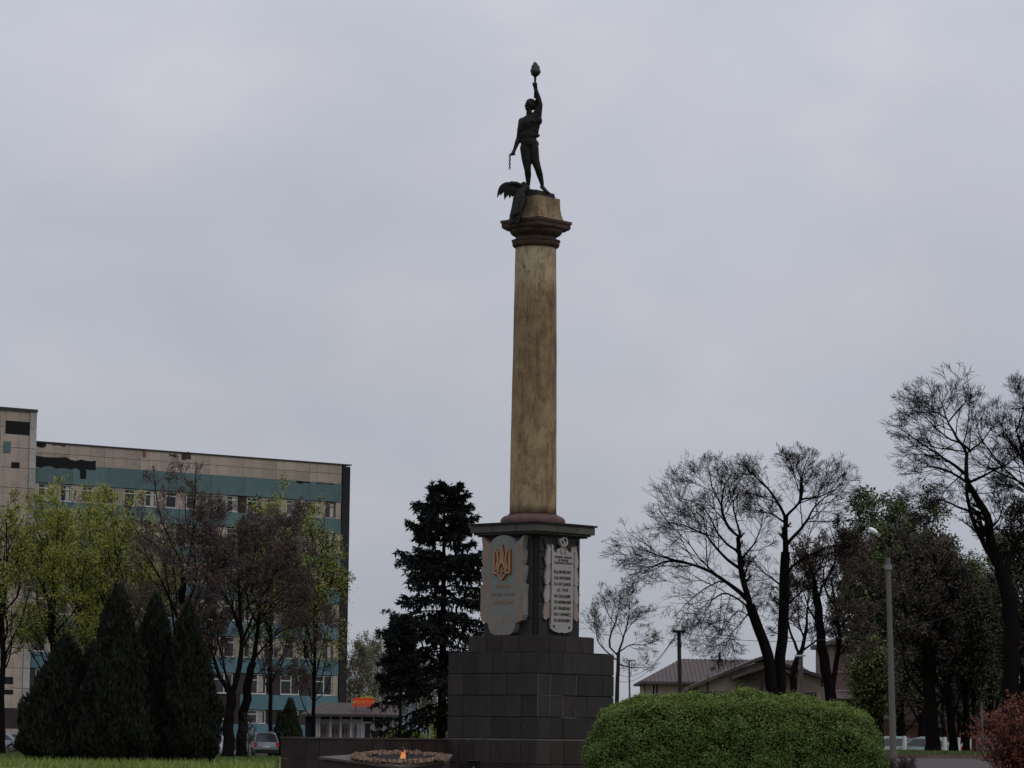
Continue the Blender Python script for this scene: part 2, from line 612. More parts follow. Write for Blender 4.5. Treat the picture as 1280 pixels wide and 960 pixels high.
def brick_mat(name, c1, c2, mort, w_=0.25, h_=0.08, vert=True, vert_axis='xz'):
    m, t, b = new_mat(name)
    co = t.node('ShaderNodeTexCoord').outputs['Object']
    br = t.node('ShaderNodeTexBrick')
    br.inputs['Scale'].default_value = 1.0
    br.inputs['Brick Width'].default_value = w_
    br.inputs['Row Height'].default_value = h_
    br.inputs['Mortar Size'].default_value = 0.010
    br.inputs['Color1'].default_value = (*c1, 1)
    br.inputs['Color2'].default_value = (*c2, 1)
    br.inputs['Mortar'].default_value = (*mort, 1)
    sep = t.node('ShaderNodeSeparateXYZ')
    t.l.new(co, sep.inputs[0])
    cmb = t.node('ShaderNodeCombineXYZ')
    t.l.new(t.math('ADD', sep.outputs[0], sep.outputs[1]), cmb.inputs[0])
    t.l.new(sep.outputs[2], cmb.inputs[1])
    t.l.new(cmb.outputs[0], br.inputs['Vector'])
    n = t.range(t.noise(co, 0.9, 6, 0.7), 0.35, 0.7)
    c = t.mix(t.math('MULTIPLY', n, 0.45), br.outputs[0], tuple(x * 0.45 for x in c1))
    t.l.new(c, b.inputs['Base Color'])
    b.inputs['Roughness'].default_value = 0.9
    return m


def tablet_mat():
    m, t, b = new_mat('tablet_blue')
    co = t.node('ShaderNodeTexCoord').outputs['Object']
    sep = t.node('ShaderNodeSeparateXYZ')
    t.l.new(co, sep.inputs[0])
    ax = t.math('ABSOLUTE', sep.outputs[0])
    side_ = t.math('MULTIPLY', t.range(ax, 0.50, 0.62), t.range(ax, 0.92, 0.76))
    n = t.noise(t.mapping(co, (1.6, 1.6, 1.0)), 2.4, 5, 0.65, 0.4)
    foot = t.math('MULTIPLY', t.range(sep.outputs[2], 0.30, 0.16), t.math('MULTIPLY', t.range(ax, 0.08, 0.18), t.range(ax, 0.42, 0.30)))
    mask = t.math('MAXIMUM', side_, foot)
    c = t.mix(t.range(n, 0.3, 0.7), (0.185, 0.180, 0.170), (0.150, 0.156, 0.156))
    c = t.mix(t.math('MULTIPLY', t.math('MULTIPLY', mask, t.range(n, 0.34, 0.58)), 0.85), c, (0.250, 0.150, 0.100))
    d = t.range(t.noise(co, 1.1, 6, 0.7), 0.5, 0.75)
    c = t.mix(t.math('MULTIPLY', d, 0.35), c, (0.075, 0.075, 0.072))
    t.l.new(c, b.inputs['Base Color'])
    b.inputs['Roughness'].default_value = 0.75
    b.inputs['Specular IOR Level'].default_value = 0.1


tablet_mat()
brick_mat('brick_brown', (0.130, 0.076, 0.064), (0.100, 0.060, 0.052), (0.105, 0.082, 0.072))
simple('brick_pale', (0.30, 0.25, 0.22), 0.9, 0.2, 2.0)


def roof_mat(name, col, pitch=0.28):
    m, t, b = new_mat(name)
    co = t.node('ShaderNodeTexCoord').outputs['Object']
    n = t.noise(co, 1.2, 6, 0.65)
    c = t.mix(t.range(n, 0.3, 0.7), col, tuple(x * 0.62 for x in col))
    t.l.new(c, b.inputs['Base Color'])
    b.inputs['Roughness'].default_value = 0.75


roof_mat('roof_brown', (0.068, 0.046, 0.043))
roof_mat('roof_kiosk', (0.048, 0.034, 0.032))


def foliage(name, ca, cb, cc=None, rough=0.6, scale=0.8, spec=0.25, trans=0.0):
    m, t, b = new_mat(name)
    isl = t.node('ShaderNodeNewGeometry').outputs['Random Per Island']
    co = t.node('ShaderNodeTexCoord').outputs['Object']
    n = t.noise(co, scale, 3, 0.6)
    c = t.mix(t.range(n, 0.35, 0.65), ca, cb)
    c = t.mix(t.math('MULTIPLY', isl, 0.7), c, cc or tuple(x * 0.5 for x in ca))
    t.l.new(c, b.inputs['Base Color'])
    b.inputs['Roughness'].default_value = rough
    b.inputs['Specular IOR Level'].default_value = spec
    if trans:
        tr = t.node('ShaderNodeBsdfTranslucent')
        t.l.new(c, tr.inputs['Color'])
        mx = t.node('ShaderNodeMixShader')
        mx.inputs[0].default_value = trans
        out = [x for x in m.node_tree.nodes if x.type == 'OUTPUT_MATERIAL'][0]
        t.l.new(b.outputs[0], mx.inputs[1])
        t.l.new(tr.outputs[0], mx.inputs[2])
        t.l.new(mx.outputs[0], out.inputs['Surface'])
    return m


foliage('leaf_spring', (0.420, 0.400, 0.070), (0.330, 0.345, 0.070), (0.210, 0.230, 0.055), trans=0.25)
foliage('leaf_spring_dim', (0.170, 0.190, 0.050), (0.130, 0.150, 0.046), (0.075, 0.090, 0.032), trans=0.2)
foliage('leaf_grey_green', (0.210, 0.205, 0.110), (0.180, 0.165, 0.100), (0.120, 0.105, 0.075), trans=0.2)
foliage('bud_maroon', (0.120, 0.074, 0.066), (0.105, 0.072, 0.055), (0.045, 0.034, 0.030))
foliage('bud_olive', (0.075, 0.068, 0.030), (0.060, 0.046, 0.032), (0.035, 0.030, 0.020))
foliage('thuja_leaf', (0.0230, 0.0260, 0.0175), (0.0180, 0.0205, 0.0145), (0.011, 0.013, 0.009), spec=0.1, rough=0.9)
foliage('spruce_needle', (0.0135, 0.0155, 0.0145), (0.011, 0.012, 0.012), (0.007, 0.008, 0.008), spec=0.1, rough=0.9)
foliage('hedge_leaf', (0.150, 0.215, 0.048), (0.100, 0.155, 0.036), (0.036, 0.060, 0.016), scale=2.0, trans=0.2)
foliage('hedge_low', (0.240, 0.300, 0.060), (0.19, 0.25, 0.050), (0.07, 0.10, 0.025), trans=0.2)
foliage('barberry_leaf', (0.260, 0.075, 0.035), (0.150, 0.045, 0.030), (0.070, 0.028, 0.026), scale=1.5, trans=0.2)
foliage('purple_leaf', (0.075, 0.045, 0.050), (0.060, 0.050, 0.040), (0.030, 0.02, 0.02))
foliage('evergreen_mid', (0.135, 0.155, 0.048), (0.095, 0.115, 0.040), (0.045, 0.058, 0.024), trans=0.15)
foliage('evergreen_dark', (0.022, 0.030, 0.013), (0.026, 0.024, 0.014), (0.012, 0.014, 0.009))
foliage('grass_blade', (0.070, 0.098, 0.022), (0.095, 0.118, 0.030), (0.045, 0.075, 0.018))
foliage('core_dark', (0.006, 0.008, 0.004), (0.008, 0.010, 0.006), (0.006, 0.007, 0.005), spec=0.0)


def ground_mat():
    m, t, b = new_mat('ground_grass')
    co = t.node('ShaderNodeTexCoord').outputs['Object']
    n = t.noise(co, 0.25, 6, 0.7)
    n2 = t.noise(co, 4.0, 4, 0.7)
    c = t.mix(t.range(n, 0.35, 0.65), (0.082, 0.115, 0.022), (0.100, 0.118, 0.034))
    c = t.mix(t.range(n2, 0.45, 0.75), c, (0.045, 0.062, 0.018))
    t.l.new(c, b.inputs['Base Color'])
    b.inputs['Roughness'].default_value = 0.95
    b.inputs['Specular IOR Level'].default_value = 0.1


ground_mat()


def emit(name, col, strength):
    m, t, b = new_mat(name)
    co = t.node('ShaderNodeTexCoord').outputs['Object']
    sep = t.node('ShaderNodeSeparateXYZ')
    t.l.new(co, sep.inputs[0])
    c = t.mix(t.range(sep.outputs[2], 0.0, 0.30), (1.0, 0.42, 0.12), (0.75, 0.10, 0.02))
    b.inputs['Base Color'].default_value = (0.02, 0.01, 0.0, 1)
    t.l.new(c, b.inputs['Emission Color'])
    b.inputs['Emission Strength'].default_value = strength


emit('flame', (1, 0.3, 0.05), 0.7)

rng = np.random.default_rng(7)
random.seed(11)

# ------------------------------------------------------------------ ground, road
xs = np.concatenate([np.linspace(-6000, -200, 12), np.linspace(-150, 150, 121), np.linspace(200, 6000, 12)])
ys = np.concatenate([np.linspace(-300, 40, 8), np.linspace(50, 340, 146), np.linspace(380, 9000, 16)])
GV = [(x, y, ground_z(x, y)) for y in ys for x in xs]
nx = len(xs)
GQ = [(j * nx + i, j * nx + i + 1, (j + 1) * nx + i + 1, (j + 1) * nx + i) for j in range(len(ys) - 1) for i in range(nx - 1)]
g = link('ground', fast_mesh('ground', GV, GQ, True), MAT['ground_grass'])
tag(g, kind='structure')


def sheet(name, x0, x1, y0, y1, mat, lift, nx=40, ny=40, edge=None):
    V, Q = [], []
    for j in range(ny + 1):
        for i in range(nx + 1):
            x = x0 + (x1 - x0) * i / nx
            y = y0 + (y1 - y0) * j / ny
            V.append((x, y, ground_z(x, y) + lift))
    for j in range(ny):
        for i in range(nx):
            a = j * (nx + 1) + i
            Q.append((a, a + 1, a + nx + 2, a + nx + 1))
    o = link(name, fast_mesh(name, V, Q, True), mat)
    tag(o, kind='structure')
    return o


sheet('road', 8.5, 90, 97, 139.5, MAT['asphalt'], 0.012, 80, 60)
sheet('parking_strip', -60, -4, 232, 262, MAT['asphalt'], 0.02, 20, 10)
kt = empty('kerb', (0, 0, 0), kind='structure')
for i in range(34):
    x = 9.5 + i * 1.02
    MB().box((x, 139.75, ground_z(x, 139.75) + 0.05), (1.0, 0.18, 0.18)).build('kerb_stone', MAT['kerb_stone'], kt)

V, Q = [], []
for i in range(80):
    x = -900 + i * 45
    h = 16 + 9 * math.sin(i * 0.4) + 6 * math.sin(i * 1.1 + 1)
    V += [(x, 2600, -4), (x, 2600 + 120, h), (x, 3100, h * 0.8)]
for i in range(79):
    a = i * 3
    Q += [(a, a + 3, a + 4, a + 1), (a + 1, a + 4, a + 5, a + 2)]
tag(link('hills', fast_mesh('hills', V, Q, True), MAT['hill']), kind='structure')


# ------------------------------------------------------------------ vegetation toolkit (numpy)
def norm(v):
    return v / np.maximum(np.linalg.norm(v, axis=-1, keepdims=True), 1e-9)


def sweep(groups, sides):
    """groups: list of (P (M,N,3), r (M,N)) -> verts, quads"""
    Vs, Qs, off = [], [], 0
    for P, r in groups:
        M, N, _ = P.shape
        d = norm(P[:, -1] - P[:, 0] + 1e-6)
        ref = np.where(np.abs(d[:, 2:3]) < 0.85, np.array([[0, 0, 1.0]]), np.array([[1.0, 0, 0]]))
        u = norm(np.cross(d, ref))
        v = np.cross(d, u)
        a = np.arange(sides) * 2 * np.pi / sides
        ring = u[:, None, None, :] * np.cos(a)[None, None, :, None] + v[:, None, None, :] * np.sin(a)[None, None, :, None]
        V = P[:, :, None, :] + ring * r[:, :, None, None]
        Vs.append(V.reshape(-1, 3))
        idx = np.arange(M * N * sides).reshape(M, N, sides) + off
        A = idx[:, :-1, :]
        B = np.roll(idx, -1, axis=2)[:, :-1, :]
        C_ = np.roll(idx, -1, axis=2)[:, 1:, :]
        D = idx[:, 1:, :]
        Qs.append(np.stack([A, B, C_, D], -1).reshape(-1, 4))
        off += M * N * sides
    return np.concatenate(Vs), np.concatenate(Qs)


def ribbons(groups):
    Vs, Qs, off = [], [], 0
    for P, r in groups:
        M, N, _ = P.shape
        d = norm(P[:, -1] - P[:, 0] + 1e-6)
        u = norm(np.cross(d, rng.normal(0, 1, (M, 3)) * np.array([.4, 1, .4])))
        V = np.stack([P - u[:, None] * r[..., None], P + u[:, None] * r[..., None]], 2)
        Vs.append(V.reshape(-1, 3))
        idx = np.arange(M * N * 2).reshape(M, N, 2) + off
        Qs.append(np.stack([idx[:, :-1, 0], idx[:, :-1, 1], idx[:, 1:, 1], idx[:, 1:, 0]], -1).reshape(-1, 4))
        off += M * N * 2
    return np.concatenate(Vs), np.concatenate(Qs)


def grow(S, D, L, r0, N, wig, up, taper=0.35, droop=0.0):
    M = len(S)
    P = np.zeros((M, N, 3))
    T = np.zeros((M, N, 3))
    P[:, 0] = S
    d = norm(D)
    T[:, 0] = d
    for i in range(1, N):
        upv = np.array([0, 0, up - droop * i / N])
        d = norm(d + rng.normal(0, wig, (M, 3)) + upv)
        P[:, i] = P[:, i - 1] + d * (L / (N - 1))[:, None]
        T[:, i] = d
    rr = r0[:, None] * np.linspace(1, taper, N)[None, :]
    return P, T, rr


def kids(P, T, rr, L, K, ang, ratio, tmin=0.2, env=None, rr_ratio=0.6, minr=0.008, flat=0.0):
    M, N, _ = P.shape
    t = tmin + (1 - tmin) * (np.arange(K)[None, :] + rng.random((M, K))) / K
    f = t * (N - 1)
    i = np.clip(f.astype(int), 0, N - 2)
    w_ = (f - i)[..., None]
    m = np.arange(M)[:, None]
    S = P[m, i] * (1 - w_) + P[m, i + 1] * w_
    d = T[m, i + 1]
    r = rr[m, i] * (1 - w_[..., 0]) + rr[m, i + 1] * w_[..., 0]
    rv = rng.normal(0, 1, (M, K, 3))
    rv[..., 2] *= (1 - flat)
    perp = norm(rv - (rv * d).sum(-1, keepdims=True) * d)
    a = np.radians(ang * (0.7 + 0.6 * rng.random((M, K))))[..., None]
    D = d * np.cos(a) + perp * np.sin(a)
    Lc = L[:, None] * ratio * (1.26 - 0.82 * t) * (0.7 + 0.6 * rng.random((M, K)))
    S, D, Lc, r = S.reshape(-1, 3), D.reshape(-1, 3), Lc.ravel(), r.ravel()
    if env is not None:
        c, rad = env
        q = np.sqrt((((S + D * Lc[:, None] - c) / rad) ** 2).sum(-1))
        Lc = Lc * np.clip(1.6 - 0.75 * q, 0.15, 1.0)
    r = np.maximum(np.minimum(r * rr_ratio, r), minr)
    return S, D, Lc, r


def leaves_mesh(name, C_, size, mat, parent, sq=0.6, jitter=0.3, normal_up=0.0, N=None):
    n = len(C_)
    nrm = norm(rng.normal(0, 1, (n, 3)) + np.array([0, 0, normal_up]) + (N * 1.2 if N is not None else 0))
    rv = norm(rng.normal(0, 1, (n, 3)))
    u = norm(np.cross(nrm, rv))
    v = np.cross(nrm, u)
    s = size * (1 - jitter + 2 * jitter * rng.random(n))[:, None]
    bend = nrm * s * 0.25
    V = np.stack([C_ - u * s, C_ - v * s * sq + bend, C_ + u * s, C_ + v * s * sq + bend], 1).reshape(-1, 3)
    Q = np.arange(n * 4).reshape(-1, 4)
    return tag(link(name, fast_mesh(name, V, Q), mat, parent), kind='stuff')


def resample(pts, N):
    pts = np.array(pts, float)
    s = np.concatenate([[0], np.cumsum(np.linalg.norm(np.diff(pts, axis=0), axis=1))])
    q = np.linspace(0, s[-1], N)
    # smooth (Catmull like) by cubic-ish interpolation: plain linear then a light smoothing
    out = np.stack([np.interp(q, s, pts[:, k]) for k in range(3)], 1)
    for _ in range(2):
        out[1:-1] = out[1:-1] * 0.5 + (out[:-2] + out[2:]) * 0.25
    return out, s[-1]


def build_tree(name, label, group, base, trunk, limbs, levels, twig_r, barkm, leaf=None, env=None, N=12, cat='tree', white=None, twigm=None, trim=0):
    """trunk: (pts, r0, r1); limbs: list of (pts, r0, r1); levels: list of dicts for successive orders"""
    root = empty(name, base, label=label, cat=cat, group=group)
    b = np.array(base)
    tp, _ = resample(trunk[0], 14)
    tr = np.linspace(trunk[1], trunk[2], 14)
    tr[0] *= 1.25
    tp = tp - b
    tp[1:-1] += rng.normal(0, trunk[1] * 0.10, (12, 3)) * np.array([1, 1, 0])
    V, Q = sweep([(tp[None], tr[None])], 9)
    link('trunk', fast_mesh('trunk', V, Q, True), MAT[barkm], root)
    if white:
        k = max(2, int(14 * white))
        V, Q = sweep([(tp[None, :k], tr[None, :k] * 1.03)], 9)
        link('whitewash_band', fast_mesh('whitewash_band', V, Q, True), MAT['whitewash'], root)
    Ps, Ts, Rs, Ls = [], [], [], []
    for pts, r0, r1 in limbs:
        p, L = resample(pts, N + (trim if r1 < .03 else 0))
        p = p[:N] - b
        wob = rng.normal(0, L * 0.012, (N, 3))
        wob[0] = 0
        p = p + np.cumsum(wob, 0) * 0.5
        Ps.append(p)
        t = np.gradient(p, axis=0)
        Ts.append(norm(t))
        Rs.append(np.linspace(r0 * .8, r1 * .75, N))
        Ls.append(L * (.5 if r1 >= .045 else 1))
    P, T, rr, L = np.array(Ps), np.array(Ts), np.array(Rs), np.array(Ls)
    for k in range(len(P)):
        V, Q = sweep([(P[k:k + 1], rr[k:k + 1])], 7)
        link('limb', fast_mesh('limb', V, Q, True), MAT[barkm], root)
    thick, thin = [], []
    tips = []
    envl = None
    if env is not None:
        envl = (np.array(env[0]) - b, np.array(env[1]))
    for k, lv in enumerate(levels):
        S, D, Lc, r = kids(P, T, rr, L, lv['k'], lv['ang'], lv['ratio'], lv.get('tmin', 0.2), envl, lv.get('rr', 0.55), twig_r, lv.get('flat', 0.2))
        keep = Lc > max(.16, .0012 * 130) * (.9 if k < 2 else .75) * rng.uniform(.5, 1.3, len(Lc))
        S, D, Lc, r = S[keep], D[keep], Lc[keep], r[keep]
        n = lv.get('n', 5)
        P, T, rr = grow(S, D, Lc, r, n, lv.get('wig', 0.22), lv.get('up', 0.06), lv.get('taper', 0.45), lv.get('droop', 0.0))
        rr = np.maximum(rr, twig_r * 0.7)
        L = Lc
        (thin if k >= len(levels) - 2 else thick).append((P, rr))
        if k >= len(levels) - 2:
            tips.append(P[:, 1:].reshape(-1, 3))
    if thick:
        V, Q = sweep(thick, 3)
        tag(link('branches', fast_mesh('branches', V, Q, True), MAT[barkm], root), kind='stuff')
    V, Q = ribbons(thin)
    tag(link('twigs', fast_mesh('twigs', V, Q), MAT[twigm or barkm], root), kind='stuff')
    if leaf:
        tp = np.concatenate(tips)
        for (mat, count, size, spread, zlo, zhi) in leaf:
            pool = tp
            if zlo is not None:
                z = tp[:, 2]
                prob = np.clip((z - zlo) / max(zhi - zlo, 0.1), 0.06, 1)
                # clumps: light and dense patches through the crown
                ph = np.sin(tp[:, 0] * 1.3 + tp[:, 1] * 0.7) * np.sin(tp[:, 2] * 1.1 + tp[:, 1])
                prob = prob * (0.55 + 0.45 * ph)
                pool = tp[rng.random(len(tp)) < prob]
            if len(pool) == 0: continue
            idx = rng.integers(0, len(pool), count)
            C_ = pool[idx] + rng.normal(0, spread, (count, 3))
            leaves_mesh('foliage', C_, size, MAT[mat], root)
    return root


def px_line(pts, d, y0=0.0, y1=0.0):
    n = len(pts)
    out = []
    for i, (x, y) in enumerate(pts):
        dd = d + y0 + (y1 - y0) * (i / max(1, n - 1)) ** 0.8
        out.append(tuple(at(x, y, dd)))
    return out


def auto_limbs(base_pts, count, length, r, spread=40, tmin=0.35, up=0.1):
    """main limbs for a tree known only by trunk line and crown size"""
    p, L = resample(base_pts, 14)
    out = []
    for i in range(count):
        t = tmin + (1 - tmin) * (i + rng.random() * 0.6) / count
        k = min(13, int(t * 13))
        s = p[k]
        a = i * 2.4 + rng.random() * 0.8
        e = np.radians(spread * (1.25 - 0.9 * t) * (0.8 + 0.4 * rng.random()) + 10)
        d = np.array([math.cos(a) * math.sin(e), math.sin(a) * math.sin(e), math.cos(e)])
        LL = length * (1.15 - 0.5 * t) * (0.8 + 0.4 * rng.random())
        q = [s]
        for j in range(5):
            d = d + rng.normal(0, 0.14, 3) + np.array([0, 0, up])
            d = d / np.linalg.norm(d)
            q.append(q[-1] + d * LL / 5)
        out.append(([tuple(x) for x in q], r * (1.1 - 0.5 * t), r * 0.22))
    return out


# ------------------------------------------------------------------ the monument
DM = 102.0
PXM = F / DM
MC = at(665.5, 700, DM)
MYAW = R(-41.5)
mon = empty('column_monument', (MC.x, DM, 0), MYAW,
            label='tall weathered column monument on a stepped dark granite pedestal in the middle of the view', cat='monument')
BLK = {}


def zrow(py, hd_px=0.0, x=671):
    """height of a photo row at the front edge of a pedestal tier of half-diagonal hd_px"""
    return at(x, py, DM - hd_px / PXM).z


def side(hd_px):
    return hd_px / PXM * math.sqrt(2)


def clad(tier, hd, z0, z1, cols, courses, mat, name, depth=0.14, gap=0.012, notch=0.0, jitter=0.004, vgap=None):
    """slabs on four faces round a core; each slab is a part"""
    s = side(hd)
    h = s / 2
    ci = .03 if notch == 0 else depth * .8
    MB().span(-h + ci, h - ci, -h + ci, h - ci, z0, z1 - 0.01).build(tier + '_core', MAT['joint'], mon)
    ch = (z1 - z0) / courses
    r_ = random.Random(len(tier) * 31 + cols)
    vgap = gap if vgap is None else vgap
    for face in range(4):
        M = Matrix.Rotation(face * math.pi / 2, 4, 'Z')
        a0, a1 = -h + notch, h - notch
        for c in range(courses):
            n = cols
            ww = (a1 - a0) / n
            cuts = [a0 + ww * i for i in range(n + 1)]
            for i in range(1, n):
                cuts[i] += r_.uniform(-.08, .08) * ww
            for i in range(n):
                x0, x1 = cuts[i] + vgap / 2, cuts[i + 1] - vgap / 2
                pj = r_.uniform(-jitter, jitter)
                zz0, zz1 = z0 + c * ch + gap / 2, z0 + (c + 1) * ch - gap / 2
                # mitred corner stones
                l0 = x0 + (depth if i == 0 and notch == 0 else 0)
                l1 = x1 - (depth if i == n - 1 and notch == 0 else 0)
                bv = 0.008
                yo = -h + pj
                mb = MB()
                P = [(x0, yo + bv, zz0), (x1, yo + bv, zz0), (x1, yo + bv, zz1), (x0, yo + bv, zz1),
                     (x0 + bv, yo, zz0 + bv), (x1 - bv, yo, zz0 + bv), (x1 - bv, yo, zz1 - bv), (x0 + bv, yo, zz1 - bv),
                     (l0, -h + depth, zz0), (l1, -h + depth, zz0), (l1, -h + depth, zz1), (l0, -h + depth, zz1)]
                cx, cz = (x0 + x1) / 2, (zz0 + zz1) / 2
                Pl = [M @ Vector(p) for p in P]
                cc = M @ Vector((cx, -h, cz))
                mb.add([p - cc for p in Pl], [(4, 5, 6, 7), (0, 1, 5, 4), (1, 2, 6, 5), (2, 3, 7, 6), (3, 0, 4, 7),
                                              (8, 9, 1, 0), (9, 10, 2, 1), (10, 11, 3, 2), (11, 8, 0, 3), (11, 10, 9, 8)])
                mb.build(name, MAT[mat], mon, cc)


z_pl = zrow(925, 103)
clad('plinth', 108, 0.0, z_pl - 0.0, 6, 2, 'granite_red', 'granite_slab', gap=0.012)
# pale mortar ledge between plinth and block
s_ = side(107) / 2
MB().span(-s_, s_, -s_, s_, z_pl + 0.002, z_pl + 0.03).build('ledge', MAT['mortar_line'], mon)
z_b = zrow(814.5, 103)
clad('block', 103.6, z_pl + 0.03, z_b, 6, 4, 'granite_grey', 'granite_block', gap=0.030, jitter=0.014, vgap=0.008)
s_ = side(103.6) / 2 - 0.01
MB().span(-s_, s_, -s_, s_, z_b + 0.001, z_b + 0.02).build('ledge', MAT['granite_dark'], mon)
hbk = side(103.6) / 2
chb = (z_b - z_pl - .03) / 4
for (u0, k0, k1) in ((1 / 6, 1, 3), (2 / 6, 1, 2), (0.012, 1, 3), (3 / 6, 1.0, 1.5), (3 / 6, 2, 3)):
    yy = -hbk + 2 * hbk * u0
    MB().span(hbk - .03, hbk + .012, yy - .012, yy + .012, z_pl + .03 + chb * k0 + .02, z_pl + .03 + chb * k1 - .02).build('mortar_seam', MAT['mortar_line'], mon)
for (u0, u1, k0) in ((2 / 6, 3 / 6, 1), (0.02, 1 / 6, 2), (1 / 6, 2 / 6, 2), (.3, .55, 0.98)):
    MB().span(hbk - .03, hbk + .010, -hbk + 2 * hbk * u0, -hbk + 2 * hbk * u1, z_pl + .025 + chb * k0, z_pl + .04 + chb * k0).build('mortar_seam', MAT['mortar_line'], mon)
z_s = zrow(794.3, 78)
clad('step', 78.5, z_b + 0.02, z_s, 4, 1, 'granite_red', 'granite_slab', gap=0.014)
s_ = side(78) / 2 - 0.01
MB().span(-s_, s_, -s_, s_, z_s + 0.001, z_s + 0.018).build('ledge', MAT['granite_dark'], mon)
z_c = zrow(668.5, 64)
clad('shaft', 64.5, z_s + 0.018, z_c, 3, 6, 'granite_dark', 'cladding_slab', depth=0.12, notch=0.19, gap=0.014)
# cornice: stepped mouldings, fascia panels, lip
z_f0, z_f1, z_l = zrow(663.5, 76), zrow(653.5, 78), zrow(651.0, 80)
zm = (z_c + z_f0) / 2
h1, h2 = side(69) / 2, side(73) / 2
MB().span(-h1, h1, -h1, h1, z_c + .001, zm).build('moulding', MAT['cornice_lip'], mon)
MB().span(-h2, h2, -h2, h2, zm, z_f0 - .001).build('moulding', MAT['cornice_stone'], mon)
clad('fascia', 78.5, z_f0, z_f1, 3, 1, 'cornice_stone', 'fascia_panel', depth=0.1, gap=0.018)
h3 = side(81.5) / 2
MB().span(-h3, h3, -h3, h3, z_f1 + .001, z_l).build('cornice_lip', MAT['cornice_lip'], mon)

# column (parts are lathed in the monument's frame)
zc0 = at(667, 650, DM).z
zc1 = at(667, 640, DM).z
z_top = at(669, 309, DM).z
rb, rt = 29.3 / PXM, 25.8 / PXM
H = z_top - zc1
MB().lathe([(0.98, 0), (1.03, 0.03), (1.04, 0.12), (1.00, 0.20), (0.93, 0.255), (0.86, 0.28), (0.80, 0.285), (0.79, 0.33), (0.76, 0.335)], 48,
           (0, 0, z_l + 0.002)).build('column_base', MAT['red_stone'], mon, sharp=40)
prof = []
for i in range(41):
    t = i / 40
    r = rb + (rt - rb) * (t ** 1.35)
    prof.append((r, t * H if i else -0.06))
mb = MB().lathe(prof, 64)
cv = []
for (x, y, z) in mb.v:   # worn, slightly uneven surface
    a = math.atan2(y, x)
    k = 1 + 0.004 * math.sin(3 * a + z * 1.1) + 0.003 * math.sin(7 * a - z * 3.1)
    cv.append((x * k, y * k, z))
mb.v = cv
mb.build('column_shaft', MAT['column_plaster'], mon, (0, 0, zc1))
z0 = z_top
CAP = [(rt, -0.05), (0.70, -0.03), (0.735, 0.01), (0.745, 0.07), (0.735, 0.13), (0.70, 0.17), (0.67, 0.18), (0.655, 0.21), (0.655, 0.40),
       (0.70, 0.44), (0.78, 0.50), (0.83, 0.57), (0.85, 0.64), (0.85, 0.66)]
MB().lathe([(r_c, z_c_ * .78) for r_c, z_c_ in CAP], 48, (0, 0, z0)).build('capital', MAT['cap_stone'], mon, sharp=40)
MB().lathe([(0.73, 0.0), (0.755, 0.03), (0.765, 0.09), (0.765, 0.15), (0.79, 0.17), (0.79, 0.20), (0.73, 0.22)], 48, (0, 0, z0)).build('astragal', MAT['cap_stone'], mon, sharp=40)
# abacus
za0 = z0 + 0.50
za_t = at(671, 270, DM - 1.1).z
ha = side(45.5) / 2
mb = MB()
mb.add([], [])
for (hh0, hh1, a, b_) in ((0.66, ha * 0.86, za0, za0 + (za_t - za0) * 0.14), (ha * 0.90, ha * 0.94, za0 + (za_t - za0) * 0.14 + .001, za0 + (za_t - za0) * 0.30),
                         (ha * .96, ha * .965, za0 + (za_t - za0) * 0.30 + .001, za0 + (za_t - za0) * 0.74),
                         (ha, ha, za0 + (za_t - za0) * 0.74 + .001, za_t)):
    vs = []
    for hh, z in ((hh0, a), (hh1, b_)):
        vs += [(-hh, -hh, z), (hh, -hh, z), (hh, hh, z), (-hh, hh, z)]
    mb.add(vs, [(3, 2, 1, 0), (4, 5, 6, 7), (0, 1, 5, 4), (1, 2, 6, 5), (2, 3, 7, 6), (3, 0, 4, 7)])
mb.build('abacus', MAT['cap_stone'], mon)
# pedestal block under the statue, slightly flared at its foot
zb_t = at(671, 243.5, DM - .75).z
hb = side(30.5) / 2
mb = MB()
lv = [(hb * 1.22, za_t + .002), (hb * 1.12, za_t + 0.08), (hb * 1.05, za_t + 0.22), (hb, za_t + 0.4), (hb * 0.98, zb_t)]
vs = []
for hh, z in lv:
    vs += [(-hh, -hh, z), (hh, -hh, z), (hh, hh, z), (-hh, hh, z)]
fs = [(3, 2, 1, 0), (16, 17, 18, 19)]
for k in range(4):
    for i in range(4):
        fs.append((k * 4 + i, k * 4 + (i + 1) % 4, k * 4 + 4 + (i + 1) % 4, k * 4 + 4 + i))
mb.add(vs, fs)
simple('plaster_spare', (0.215, 0.155, 0.108), 0.9, 0.6, 5.0, dirt=1.0, bump=0.5)
mb.build('statue_pedestal', MAT['block_plaster'], mon)

# vent niche on the plinth's left face, its shaded hollow painted as a dark slab
hp = side(108) / 2
nv = empty('vent_box', (0, 0, 0))
nv.parent = mon
nvx = -0.62
bpy.data.objects.remove(nv)
z_n0, z_n1 = 0.55, 0.80
MB().span(nvx - .22, nvx + .22, -hp - .02, -hp + .02, z_n0 - .03, z_n1 + .03).build('niche_shade', MAT['dark_void'], mon)
MB().span(nvx - .25, nvx + .25, -hp - .07, -hp - .021, z_n1 + .031, z_n1 + .06).build('vent_hood', MAT['red_stone'], mon)
MB().span(nvx - .02, nvx + .03, -hp - .05, -hp - .021, z_n0 - .25, z_n0 + .08).build('vent_pipe', MAT['pale_metal'], mon)


# tablets -----------------------------------------------------------
hs = side(64.5) / 2
LX, LZ = 29.4, 39.4          # photo pixels per metre across and up the left face
RX, RZ = 26.6, 39.4


